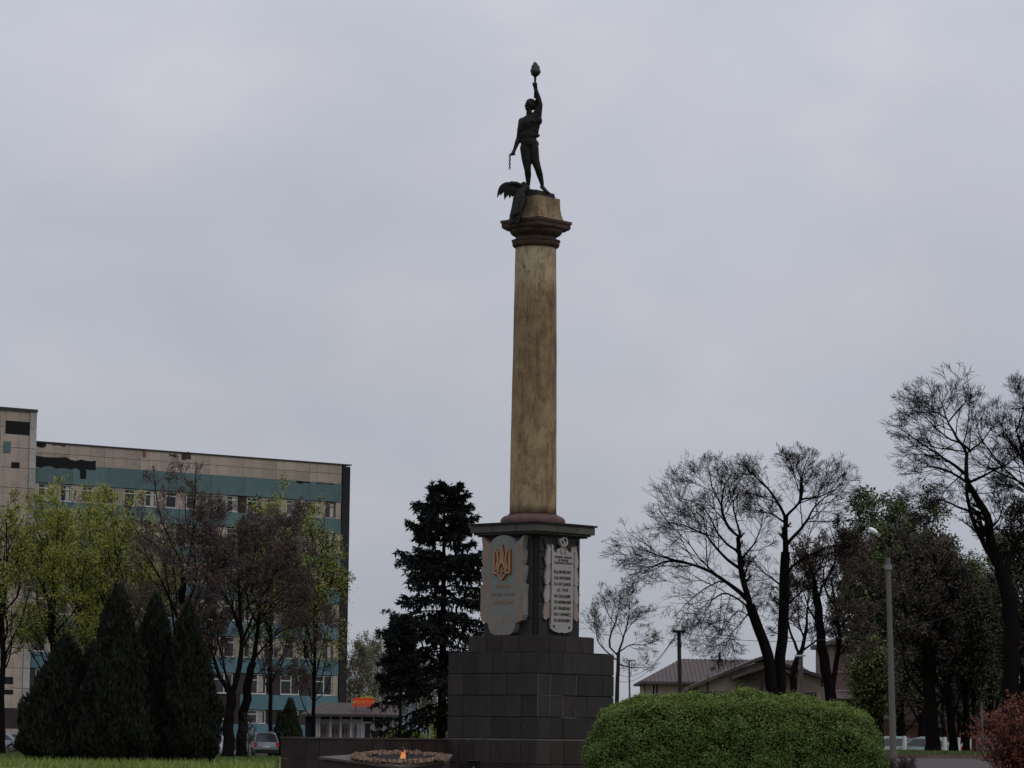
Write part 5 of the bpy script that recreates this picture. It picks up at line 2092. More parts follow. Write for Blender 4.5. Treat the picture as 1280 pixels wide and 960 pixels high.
    MB().box((-hl - .015, 0, .70 if kind == 'suv' else .60), (.03, .52, .11)).build('licence_plate', MAT['plate_white'], root)
    MB().box((-hl + .05, 0, .52), (.02, W * .6, .03)).build('trim_strip', MAT['car_trim'], root)
    if kind == 'suv':
        for s in (-1, 1):
            MB().tube([(-hl + .7, s * .6, H + .04), (.3, s * .6, H + .04)], .02, 5).build('roof_rail', MAT['steel_grey'], root)
        MB().box((-hl + .42, 0, H - .03), (.3, 1.1, .04)).build('spoiler', MAT[paint], root)
    return root


def car_at(px, d, rz, label, paint, kind):
    p = at(px, 930, d)
    return car(label, (p.x, p.y, ground_z(p.x, p.y)), R(rz), paint, kind)


car_at(327, 222, 103, 'silver estate car seen from behind on the parking strip by the two dark trunks', 'car_silver', 'suv')
car_at(-4, 236, 172, 'silver saloon car cut by the left edge of the picture', 'car_silver', 'saloon')
car_at(266, 240, 80, 'white car mostly hidden by the dark thujas and a trunk', 'car_white', 'saloon')
car_at(1120, 182, 15, 'pale mint car behind the tall concrete lamp post', 'car_mint', 'saloon')
car_at(1156, 180, 165, 'pale mint car behind the grass verge beside the thick dark trunk', 'car_mint', 'saloon')
car_at(1238, 184, 10, 'dark car with a bright edge beyond the verge near the red shrub', 'car_dark', 'saloon')

# low barrier at the left edge by the saloon
pb = at(8, 940, 225)
br_ = empty('barrier', (pb.x, pb.y, 0), R(6), label='low reddish kerb barrier in front of the saloon at the left edge', cat='barrier')
MB().span(-4, .9, -.1, .1, .28, .40).build('rail', MAT['kerb_stone'], br_)
for x in (-3.5, -1.8, -.1, .75):
    MB().span(x, x + .12, -.09, .09, 0, .279).build('post', MAT['kerb_stone'], br_)


# ------------------------------------------------------------------ vegetation
def bare_levels(a=7, b=6, c=6, d=5, r1=.42, r2=.50, r3=.5, r4=.5, wig=.12, flat=.45):
    return [dict(k=a, ang=46, ratio=r1, n=7, wig=wig * .9, up=.06, rr=.5, flat=flat, tmin=.24),
            dict(k=b, ang=42, ratio=r2, n=6, wig=wig * .8, up=.05, rr=.62, flat=flat, tmin=.15),
            dict(k=c, ang=38, ratio=r3, n=4, wig=wig * .6, up=.04, rr=.62, flat=flat),
            dict(k=d, ang=34, ratio=r4, n=3, wig=wig * .5, up=.03, rr=.75, flat=flat)]


def L_(pts, d, r0, r1, y1=0.0):
    return (px_line(pts, d, 0, y1), r0, r1)


GB = 'bare spreading trees behind the hedge'
DA = 130.0
bA = at(968, 866, DA)
bA = Vector((bA.x, bA.y, 0))
trunkA = [tuple(bA), tuple(at(966, 850, DA)), tuple(at(958, 806, DA)), tuple(at(947, 780, DA)), tuple(at(937, 755, DA))]
limbsA = [L_([(937, 755), (930, 725), (926, 690), (925, 671)], DA, .17, .11, .4),
          L_([(925, 672), (911, 662), (902, 640), (901, 625), (907, 603), (919, 588), (928, 575)], DA, .10, .02, -1.0),
          L_([(903, 636), (893, 615), (888, 590), (882, 568)], DA, .05, .015, 1.2),
          L_([(934, 750), (912, 727), (886, 712), (858, 704), (830, 700), (811, 688), (793, 690), (776, 682)], DA, .12, .018, -1.8),
          L_([(858, 704), (836, 701), (808, 712), (794, 722), (780, 734)], DA, .06, .015, .8),
          L_([(927, 712), (902, 690), (888, 668), (862, 657), (838, 650), (817, 652)], DA, .09, .016, 1.5),
          L_([(926, 690), (905, 680), (884, 640), (862, 625), (838, 626), (828, 630)], DA, .07, .014, -1.5),
          L_([(925, 671), (918, 648), (912, 630), (925, 615), (945, 600)], DA, .07, .014, 1.4),
          L_([(940, 765), (916, 741), (890, 744), (880, 765), (866, 785), (850, 800)], DA, .07, .014, -2.4),
          L_([(933, 745), (905, 722), (880, 735), (862, 750), (842, 770), (838, 790)], DA, .06, .012, 1.6),
          L_([(945, 778), (925, 760), (912, 778), (900, 800), (880, 815)], DA, .05, .012, -1.0),
          L_([(927, 700), (945, 680), (955, 655), (962, 630)], DA, .06, .014, -1.6),
          L_([(940, 760), (925, 780), (905, 800), (893, 830)], DA, .04, .010, 1.4)]
build_tree('bare_tree', 'bare tree with a long limb reaching left, left of the pair behind the hedge', GB, bA, (trunkA, .30, .20), limbsA,
           bare_levels(9, 6, 6, 3, .52, .54, .62, .75, wig=.09), .0066, 'bark', trim=2)
bB = at(976, 866, DA + .6)
bB = Vector((bB.x, bB.y, 0))
trunkB = [tuple(bB), tuple(at(975, 850, DA + .6)), tuple(at(979, 800, DA + .6)), tuple(at(981, 740, DA + .6)), tuple(at(982, 690, DA + .6))]
limbsB = [L_([(982, 690), (982, 665), (983, 645)], DA, .16, .12, 0),
          L_([(983, 650), (972, 625), (958, 605), (935, 588), (922, 575)], DA, .09, .015, -1.4),
          L_([(983, 645), (1000, 626), (1002, 600), (990, 575), (978, 560)], DA, .09, .015, 1.2),
          L_([(1000, 628), (1003, 590), (1012, 572), (1020, 560)], DA, .06, .013, -.9),
          L_([(984, 680), (1006, 654), (1020, 632), (1042, 612), (1060, 600)], DA, .10, .015, 1.4),
          L_([(1000, 625), (1025, 622), (1045, 612), (1066, 595)], DA, .06, .013, -1.8),
          L_([(982, 718), (1002, 698), (1024, 685), (1056, 682), (1078, 676)], DA, .09, .015, -1.5),
          L_([(981, 735), (960, 718), (940, 705), (925, 712)], DA, .06, .013, 1.6),
          L_([(980, 760), (998, 742), (1020, 735), (1040, 740)], DA, .06, .013, -1.4),
          L_([(983, 655), (965, 640), (950, 640), (935, 632)], DA, .06, .013, 1.8),
          L_([(981, 745), (966, 730), (960, 750), (950, 775)], DA, .04, .012, -1.2)]
build_tree('bare_tree', 'bare upright tree with dense round top, right of the pair behind the hedge', GB, bB, (trunkB, .27, .19), limbsB,
           bare_levels(9, 6, 6, 3, .52, .54, .62, .75, wig=.09), .0066, 'bark', trim=2)
DC = 138.0
bCt = at(1041, 874, DC)
bCt = Vector((bCt.x, bCt.y, ground_z(bCt.x, bCt.y)))
trunkC = [tuple(bCt), tuple(at(1039, 868, DC)), tuple(at(1030, 830, DC)), tuple(at(1025, 790, DC)), tuple(at(1020, 745, DC))]
limbsC = [L_([(1020, 745), (1016, 720), (1008, 700), (1002, 680)], DC, .16, .03, -1),
          L_([(1039, 866), (1046, 835), (1049, 805), (1047, 780), (1041, 752), (1035, 720)], DC, .17, .05, .6),
          L_([(1048, 790), (1056, 775), (1070, 762), (1085, 760)], DC, .06, .015, -1.2),
          L_([(1046, 775), (1060, 745), (1066, 715), (1080, 690)], DC, .08, .015, 1.5),
          L_([(1041, 755), (1032, 740), (1028, 715), (1040, 680)], DC, .07, .015, -1.5),
          L_([(1024, 785), (1012, 760), (1004, 735), (990, 720)], DC, .06, .012, 1.4),
          L_([(1047, 800), (1060, 790), (1072, 800), (1085, 795)], DC, .04, .012, 1.0),
          L_([(1021, 750), (1030, 725), (1050, 700), (1058, 665)], DC, .08, .014, -.8)]
build_tree('budding_tree', 'dark forked tree with brownish budding crown, at the right end of the hedge', 'dark budding trees on the right', bCt, (trunkC, .30, .17), limbsC,
           bare_levels(8, 6, 6, 5, .5, .55, .6, .6), .011, 'bark', leaf=[('bud_maroon', 9000, .045, .08, None, None), ('bud_olive', 3500, .05, .1, None, None)], twigm='twig_maroon')
DD = 160.0
bDt = at(990, 866, DD)
bDt = Vector((bDt.x, bDt.y, 0))
tD = [tuple(bDt), tuple(at(991, 845, DD)), tuple(at(993, 825, DD)), tuple(at(1001, 814, DD))]
limbsD = [L_([(1001, 815), (1007, 797), (1010, 765), (1012, 735)], DD, .14, .03, 0),
          L_([(999, 817), (988, 795), (984, 765), (980, 740)], DD, .10, .02, .6),
          L_([(1000, 816), (1015, 805), (1025, 795), (1032, 770)], DD, .08, .02, -.6),
          L_([(1006, 800), (998, 780), (996, 755), (1000, 735)], DD, .06, .02, 1.0)]
build_tree('bare_tree', 'small multi-stemmed bare tree glimpsed between the forked trunks', GB, bDt, (tD, .19, .16), limbsD,
           bare_levels(7, 6, 5, 4, .5, .6, .62, .6), .012, 'bark')

# the big bare tree at the right edge
DE = 112.0
bE = at(1266, 958, DE)
bE = Vector((bE.x, bE.y, ground_z(bE.x, bE.y)))
trunkE = [tuple(bE), tuple(at(1266, 920, DE)), tuple(at(1265, 860, DE)), tuple(at(1264, 800, DE)), tuple(at(1262, 755, DE)), tuple(at(1252, 716, DE))]
limbsE = [L_([(1254, 722), (1243, 698), (1236, 675), (1234, 645), (1221, 626), (1211, 607)], DE, .26, .14, 0),
          L_([(1250, 712), (1234, 690), (1222, 668), (1214, 645), (1206, 622), (1208, 605)], DE, .14, .07, -.5),
          L_([(1211, 608), (1205, 585), (1212, 563), (1196, 540), (1184, 525), (1180, 499), (1168, 486), (1157, 479)], DE, .12, .014, .8),
          L_([(1206, 592), (1190, 577), (1171, 566), (1150, 547), (1128, 535), (1112, 522)], DE, .08, .012, -1.2),
          L_([(1208, 603), (1186, 590), (1163, 584), (1140, 588), (1124, 600)], DE, .07, .012, 1.2),
          L_([(1213, 563), (1200, 552), (1175, 545), (1155, 523), (1135, 512), (1120, 515)], DE, .06, .012, 1.6),
          L_([(1186, 527), (1200, 510), (1215, 495), (1224, 487)], DE, .04, .010, -.6),
          L_([(1184, 524), (1168, 512), (1150, 505), (1140, 497)], DE, .04, .010, .9),
          L_([(1211, 603), (1235, 592), (1255, 582), (1270, 570), (1290, 560)], DE, .07, .012, -1.4),
          L_([(1212, 565), (1228, 552), (1240, 535), (1256, 520)], DE, .05, .010, 1.2),
          L_([(1256, 716), (1262, 700), (1268, 678), (1280, 662), (1298, 640)], DE, .17, .05, .6),
          L_([(1270, 676), (1262, 660), (1262, 640), (1250, 620)], DE, .05, .012, -.8),
          L_([(1236, 662), (1250, 645), (1256, 625), (1270, 610)], DE, .05, .012, 1.2),
          L_([(1214, 640), (1192, 628), (1175, 620), (1160, 625), (1155, 645)], DE, .06, .012, -1.5),
          L_([(1240, 690), (1255, 680), (1262, 690), (1275, 700)], DE, .04, .010, -1.0),
          L_([(1205, 590), (1196, 600), (1180, 615), (1170, 640)], DE, .04, .010, 1.0)]
build_tree('bare_tree', 'tallest bare tree, its thick trunk rising from behind the red shrub', 'tall bare trees at the right edge', bE, (trunkE, .34, .26), limbsE,
           bare_levels(9, 6, 6, 3, .52, .54, .62, .75, wig=.09, flat=.5), .0066, 'bark', trim=2)
bF = at(1312, 950, DE + 4)
bF = Vector((bF.x, bF.y, ground_z(bF.x, bF.y)))
trunkF = [tuple(bF), tuple(at(1312, 850, DE + 4)), tuple(at(1306, 760, DE + 4)), tuple(at(1300, 680, DE + 4))]
limbsF = [L_([(1300, 680), (1290, 620), (1276, 570), (1268, 530), (1258, 495), (1250, 472)], DE + 4, .2, .012, .4),
          L_([(1276, 570), (1262, 550), (1250, 525), (1236, 510)], DE + 4, .06, .010, -1),
          L_([(1300, 680), (1305, 600), (1300, 540), (1290, 500), (1285, 470)], DE + 4, .2, .012, 1),
          L_([(1270, 540), (1278, 510), (1276, 485), (1270, 470)], DE + 4, .05, .010, 1),
          L_([(1290, 620), (1275, 610), (1258, 600), (1245, 585)], DE + 4, .05, .010, -1.4),
          L_([(1300, 680), (1280, 660), (1268, 640), (1262, 615)], DE + 4, .08, .012, 1.6)]
build_tree('bare_tree', 'bare tree whose crown hangs in from beyond the right edge', 'tall bare trees at the right edge', bF, (trunkF, .32, .22), limbsF,
           bare_levels(9, 6, 6, 3, .52, .54, .62, .75, wig=.09), .0066, 'bark', trim=4)

# small bare tree right of the pedestal
DS = 140.0
bS = at(771, 880, DS)
bS = Vector((bS.x, bS.y, 0))
tS = [tuple(bS), tuple(at(771, 868, DS)), tuple(at(773, 835, DS)), tuple(at(773, 815, DS))]
limbsS = [L_([(773, 818), (779, 795), (784, 775), (785, 755)], DS, .07, .012, .5),
          L_([(773, 820), (762, 810), (759, 800), (768, 782), (773, 760), (774, 738)], DS, .07, .012, -.3),
          L_([(771, 825), (757, 812), (745, 795), (752, 775), (748, 765)], DS, .05, .012, .6),
          L_([(773, 816), (788, 805), (805, 806), (822, 800)], DS, .045, .010, .8),
          L_([(772, 830), (790, 835), (802, 834), (815, 835)], DS, .04, .010, -.8),
          L_([(770, 783), (760, 765), (756, 748), (752, 740)], DS, .03, .009, -.5),
          L_([(778, 797), (790, 780), (800, 770), (812, 760)], DS, .03, .009, -.5)]
build_tree('bare_tree', 'slender bare tree just right of the pedestal', GB, bS, (tS, .12, .08), limbsS,
           bare_levels(7, 6, 5, 4, .5, .6, .62, .6), .0065, 'bark_brown', leaf=[('bud_maroon', 1500, .03, .06, None, None)])


# leafing trees ------------------------------------------------------
def leafy(px, py_base, d, py_top, halfw_px, label, group, leaf, r=.2, seed=0, lean=0, n=9, lv=None, bark='bark', name='leafing_tree', twigm=None, fork=.4, spread=38, white=None, upv=.1, zb=None):
    global rng
    rng = np.random.default_rng(100 + seed)
    b = at(px, py_base, d)
    gz = ground_z(b.x, b.y)
    top = at(px + lean, py_top, d).z
    base = Vector((b.x, b.y, gz))
    Hh = top - gz
    hw = halfw_px * d / F
    tx = at(px + lean, py_top, d).x
    ft = .55
    trunk = [tuple(base), tuple(base.lerp(Vector((tx, b.y, top)), .2)), tuple(base.lerp(Vector((tx, b.y, top)), ft * .7) + Vector((rng.normal(0, .1), rng.normal(0, .2), 0))),
             tuple(base.lerp(Vector((tx, b.y, top)), ft))]
    zc = gz + Hh * .62
    env = ((tx, b.y, zc), (hw, hw, Hh * .38))
    tp_, _ = resample(trunk, 14)
    fixed = []
    nn = n + 6
    for i in range(nn):
        cz = 1 - 1.55 * (i + .5) / nn
        ph_ = i * 2.39996 + rng.random() * .6
        sr = math.sqrt(max(0, 1 - cz * cz))
        q = .86 + .12 * rng.random()
        tgt = np.array([tx + hw * q * sr * math.cos(ph_), b.y + hw * q * sr * math.sin(ph_), zc + Hh * .38 * q * cz])
        k_ = int(np.clip((fork + (.98 - fork) * (cz + .6) / 1.6 + rng.normal(0, .06)) * 13, 3, 13))
        st_ = tp_[k_]
        if tgt[2] < st_[2] - .3: st_ = tp_[max(3, k_ - 4)]
        m1 = st_ * .62 + tgt * .38 + np.array([0, 0, -.03 * Hh * sr]) + rng.normal(0, .05, 3) * Hh * .4
        m2 = st_ * .25 + tgt * .75 + np.array([0, 0, .015 * Hh]) + rng.normal(0, .03, 3) * Hh * .4
        rr_ = r * (.50 if i < nn * .6 else .34)
        fixed.append(([tuple(st_), tuple(m1), tuple(m2), tuple(tgt)], rr_, rr_ * .18))
    return build_tree(name, label, group, base, (trunk, r, r * .62), fixed, lv or bare_levels(6, 5, 4, 3, .42, .55, .6, .65, flat=.1), .014, bark, leaf=leaf, env=env, white=white, twigm=twigm)


GL = 'spring green trees in front of the office block'
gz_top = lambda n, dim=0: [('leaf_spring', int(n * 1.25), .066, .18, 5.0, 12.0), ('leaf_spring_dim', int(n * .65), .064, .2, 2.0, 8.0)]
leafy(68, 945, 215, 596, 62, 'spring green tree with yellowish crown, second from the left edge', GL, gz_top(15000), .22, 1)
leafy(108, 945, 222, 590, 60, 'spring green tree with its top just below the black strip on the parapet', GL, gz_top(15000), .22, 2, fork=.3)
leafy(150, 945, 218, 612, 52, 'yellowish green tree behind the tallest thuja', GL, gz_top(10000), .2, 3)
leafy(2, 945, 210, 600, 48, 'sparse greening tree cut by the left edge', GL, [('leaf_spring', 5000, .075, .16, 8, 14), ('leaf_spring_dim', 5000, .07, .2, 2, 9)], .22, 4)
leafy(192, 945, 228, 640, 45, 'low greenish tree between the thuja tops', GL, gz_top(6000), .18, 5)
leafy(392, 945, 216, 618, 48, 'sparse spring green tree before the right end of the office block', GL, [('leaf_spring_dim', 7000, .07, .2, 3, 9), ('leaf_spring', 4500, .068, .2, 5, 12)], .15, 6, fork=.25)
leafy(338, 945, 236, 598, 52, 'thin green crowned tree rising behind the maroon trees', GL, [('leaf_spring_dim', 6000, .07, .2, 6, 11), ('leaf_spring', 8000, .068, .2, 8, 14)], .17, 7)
GMr = 'maroon budding trees in front of the office block'
mb_ = lambda n: [('bud_maroon', int(n * .75), .055, .09, None, None), ('bud_olive', n // 4, .055, .12, None, None)]
leafy(232, 945, 205, 566, 80, 'maroon budding tree with wide crown above the right hand thuja', GMr, mb_(15000), .26, 8, lean=-12, spread=48, twigm='twig_maroon', name='budding_tree', fork=.3)

DT = 205.0
bT = at(284, 944, DT)
bT = Vector((bT.x, bT.y, 0))
tT = [tuple(bT), tuple(at(285, 920, DT)), tuple(at(287, 890, DT)), tuple(at(289, 866, DT))]
rng = np.random.default_rng(55)
limT = [L_([(289, 870), (281, 858), (272, 846), (268, 830), (262, 800), (250, 770)], DT, .22, .04, -.6),
        L_([(288, 866), (284, 845), (280, 825), (275, 808), (272, 780)], DT, .12, .03, .7),
        L_([(290, 868), (297, 845), (304, 820), (304, 790), (298, 755), (300, 720), (290, 680)], DT, .26, .04, 0),
        L_([(304, 800), (316, 770), (330, 745), (345, 715), (352, 690)], DT, .12, .03, 1.5),
        L_([(303, 790), (290, 760), (276, 735), (262, 705), (255, 670)], DT, .12, .03, -1.5),
        L_([(299, 750), (312, 720), (322, 690), (322, 660)], DT, .1, .02, 1.5),
        L_([(300, 720), (288, 700), (275, 670), (272, 640)], DT, .08, .02, 1.0),
        L_([(262, 800), (250, 785), (235, 770), (225, 750)], DT, .06, .02, 1.0)]
build_tree('budding_tree', 'forked maroon budding tree, left of the two dark trunks beside the silver estate car', GMr, bT, (tT, .40, .30), limT,
           bare_levels(9, 7, 6, 4, .5, .58, .6, .6, flat=.15), .014, 'bark', leaf=mb_(15000), twigm='twig_maroon')
bT2 = at(302, 944, DT + 2)
bT2 = Vector((bT2.x, bT2.y, 0))
tT2 = [tuple(bT2), tuple(at(302, 920, DT + 2)), tuple(at(306, 880, DT + 2)), tuple(at(311, 850, DT + 2)), tuple(at(316, 828, DT + 2))]
limT2 = [L_([(316, 828), (321, 805), (325, 780), (327, 740), (335, 700), (338, 660)], DT + 2, .2, .03, .5),
         L_([(317, 825), (335, 800), (355, 785), (380, 780), (400, 785)], DT + 2, .10, .02, -1.0),
         L_([(325, 780), (345, 755), (368, 740), (390, 740)], DT + 2, .09, .02, 1.2),
         L_([(327, 745), (345, 720), (365, 700), (385, 690)], DT + 2, .08, .02, -1.2),
         L_([(324, 785), (312, 760), (306, 735), (310, 700)], DT + 2, .08, .02, 1.2),
         L_([(311, 850), (330, 835), (350, 838), (372, 845)], DT + 2, .05, .02, 1.2),
         L_([(334, 705), (350, 680), (358, 655), (372, 640)], DT + 2, .06, .02, 1.0)]
build_tree('budding_tree', 'maroon budding tree leaning right, right of the two dark trunks beside the silver estate car', GMr, bT2, (tT2, .36, .24), limT2,
           bare_levels(9, 7, 6, 4, .5, .58, .6, .6, flat=.2), .014, 'bark', leaf=mb_(13000), twigm='twig_maroon')
# sapling on the lawn before the silver car
b = at(310, 951, 186)
leafy(310, 951, 186, 884, 16, 'thin bare sapling on the lawn before the silver estate car', GMr, None, .035, 9, n=6, lv=bare_levels(4, 4, 3, 3), name='sapling', bark='bark_brown')

# far grove between the office block and the spruces
GG = 'grey green trees behind the pavilion'
grey = lambda n: [('leaf_grey_green', n, .10, .2, 2.0, 8.0)]
leafy(448, 925, 330, 792, 26, 'grey green budding tree at the corner of the office block', GG, grey(5000), .14, 11, fork=.15, bark='bark_grey')
leafy(470, 925, 335, 782, 26, 'tall grey green budding tree right behind the red sign', GG, grey(5000), .14, 12, fork=.15, bark='bark_grey')
leafy(500, 925, 325, 800, 30, 'grey green budding tree showing through the smaller spruce', GG, grey(5000), .14, 13, fork=.15, bark='bark_grey')
leafy(535, 925, 330, 815, 28, 'grey green budding tree behind the trunk of the tall spruce', GG, grey(5000), .14, 14, fork=.15, bark='bark_grey')
leafy(455, 925, 280, 868, 16, 'bright low green bush just behind the red sign', GG, [('leaf_spring', 5000, .10, .25, None, None)], .1, 15, fork=.05, name='bush')
leafy(552, 925, 270, 880, 14, 'bright low green bush glimpsed beside the pedestal', GG, [('leaf_spring', 4000, .10, .25, None, None)], .1, 16, fork=.05, name='bush')

# right-hand belt
GR = 'dark trees along the right hand verge'
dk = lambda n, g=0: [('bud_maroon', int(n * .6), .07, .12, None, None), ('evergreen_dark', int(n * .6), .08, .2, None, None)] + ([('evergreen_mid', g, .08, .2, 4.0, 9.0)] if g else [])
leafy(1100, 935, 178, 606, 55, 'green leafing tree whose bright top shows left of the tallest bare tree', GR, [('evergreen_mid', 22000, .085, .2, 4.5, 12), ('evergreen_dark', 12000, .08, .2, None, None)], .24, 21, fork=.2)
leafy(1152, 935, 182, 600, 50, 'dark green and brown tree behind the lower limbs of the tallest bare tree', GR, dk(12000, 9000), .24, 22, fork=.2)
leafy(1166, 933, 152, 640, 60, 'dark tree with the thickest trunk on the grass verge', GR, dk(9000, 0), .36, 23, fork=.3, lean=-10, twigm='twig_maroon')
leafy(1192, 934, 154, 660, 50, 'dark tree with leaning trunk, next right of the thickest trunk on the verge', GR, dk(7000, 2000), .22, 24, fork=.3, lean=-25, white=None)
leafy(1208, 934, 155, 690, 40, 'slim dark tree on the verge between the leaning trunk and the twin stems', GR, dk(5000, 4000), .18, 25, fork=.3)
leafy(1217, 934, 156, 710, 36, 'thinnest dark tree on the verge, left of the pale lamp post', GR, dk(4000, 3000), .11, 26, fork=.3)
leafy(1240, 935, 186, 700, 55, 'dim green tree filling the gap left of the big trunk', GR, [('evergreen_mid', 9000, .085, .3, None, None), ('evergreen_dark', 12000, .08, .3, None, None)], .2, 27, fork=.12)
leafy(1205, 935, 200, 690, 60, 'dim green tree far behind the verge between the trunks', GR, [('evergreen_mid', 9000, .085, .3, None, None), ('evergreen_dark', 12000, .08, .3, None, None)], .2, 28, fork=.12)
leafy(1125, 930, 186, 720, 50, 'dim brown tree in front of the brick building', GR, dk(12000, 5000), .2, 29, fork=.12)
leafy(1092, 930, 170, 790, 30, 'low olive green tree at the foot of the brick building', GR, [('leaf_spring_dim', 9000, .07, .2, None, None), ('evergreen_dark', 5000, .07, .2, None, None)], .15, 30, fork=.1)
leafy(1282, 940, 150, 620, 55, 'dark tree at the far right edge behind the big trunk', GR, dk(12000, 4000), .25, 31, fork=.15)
GW = 'whitewashed tree trunks beyond the parked cars'
for i, (px, lab) in enumerate(((1131, 'young tree with whitewashed trunk just right of the concrete lamp post'), (1181, 'tree with whitewashed trunk between the thickest and the leaning dark trunk'),
                               (1198, 'tree with whitewashed trunk between the leaning and the slim dark trunk'), (1213, 'thin tree with whitewashed trunk behind the twin dark stems'))):
    leafy(px, 930, 166 + i, 800, 26, lab, GW, dk(1500, 800), .12 if i < 3 else .07, 40 + i, fork=.45, white=.40, n=1, lv=bare_levels(5, 4, 4, 3))


# dense conifers -----------------------------------------------------
def thuja(px, py_base, d, py_top, halfw_px, label, seed, group='dark columnar thujas', count=15000, mat='thuja_leaf', shape=1.0, name='thuja'):
    global rng
    rng = np.random.default_rng(seed)
    b = at(px, py_base, d)
    gz = ground_z(b.x, b.y)
    Hh = at(px, py_top, d).z - gz
    hw = halfw_px * d / F
    root = empty(name, (b.x, b.y, gz), label=label, cat='conifer', group=group)
    MB().tube([(0, 0, 0), (0, 0, Hh * .5)], [.12, .05], 7).build('trunk', MAT['bark'], root)
    ph = rng.random(6) * 6.28

    def rad(t, a):
        prof = (np.clip(1 - t, 0, 1) ** .72) * np.clip(.55 + t * 3.2, 0, 1) * shape
        lump = 1 + .12 * np.sin(3 * a + 9 * t + ph[0]) + .10 * np.sin(5 * a - 14 * t + ph[1]) + .07 * np.sin(9 * a + 25 * t + ph[2])
        return hw * prof * lump
    # inner mass
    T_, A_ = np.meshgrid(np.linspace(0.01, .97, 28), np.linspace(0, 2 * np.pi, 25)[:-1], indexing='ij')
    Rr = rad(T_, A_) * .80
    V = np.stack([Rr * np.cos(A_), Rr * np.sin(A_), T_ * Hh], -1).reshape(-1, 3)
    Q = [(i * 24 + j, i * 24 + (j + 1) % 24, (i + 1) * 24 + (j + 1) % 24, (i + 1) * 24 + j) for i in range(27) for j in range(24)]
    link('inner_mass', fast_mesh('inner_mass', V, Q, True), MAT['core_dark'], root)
    n = count
    t = 1 - np.sqrt(rng.random(n) * .995)
    t = np.clip(t * 1.0, 0.0, .995)
    a = rng.random(n) * 2 * np.pi
    rr = rad(t, a) * (1.04 - .30 * rng.random(n) ** 1.5)
    C_ = np.stack([rr * np.cos(a), rr * np.sin(a), t * Hh], -1)
    # upright fans of foliage
    out = np.stack([np.cos(a), np.sin(a), np.zeros(n)], -1)
    upv = norm(np.array([0, 0, 1.0]) + out * .35 + rng.normal(0, .25, (n, 3)))
    sidev = norm(np.cross(upv, out + rng.normal(0, .7, (n, 3))))
    s = (.10 + .12 * rng.random(n))[:, None]
    V = np.stack([C_ - upv * s * .6, C_ + sidev * s * .42, C_ + upv * s * 1.25, C_ - sidev * s * .42], 1).reshape(-1, 3)
    tag(link('foliage', fast_mesh('foliage', V, np.arange(n * 4).reshape(-1, 4)), MAT[mat], root), kind='stuff')
    return root


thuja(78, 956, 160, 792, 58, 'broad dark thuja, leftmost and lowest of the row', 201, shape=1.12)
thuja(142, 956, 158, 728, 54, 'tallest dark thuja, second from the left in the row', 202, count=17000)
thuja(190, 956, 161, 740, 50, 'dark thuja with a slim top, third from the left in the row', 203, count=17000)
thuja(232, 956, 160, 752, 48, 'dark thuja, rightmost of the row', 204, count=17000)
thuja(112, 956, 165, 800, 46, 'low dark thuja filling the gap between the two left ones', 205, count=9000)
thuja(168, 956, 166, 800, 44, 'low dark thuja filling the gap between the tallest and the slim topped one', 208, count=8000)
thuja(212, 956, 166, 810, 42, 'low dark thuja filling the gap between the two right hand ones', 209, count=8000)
thuja(362, 925, 228, 872, 15, 'small round dark juniper beside the pavilion', 206, group=None, count=5000, mat='evergreen_dark', shape=1.25, name='juniper')
thuja(350, 925, 229, 888, 10, 'tiny dark juniper left of the small round one', 207, group=None, count=2500, mat='evergreen_dark', shape=1.25, name='juniper')


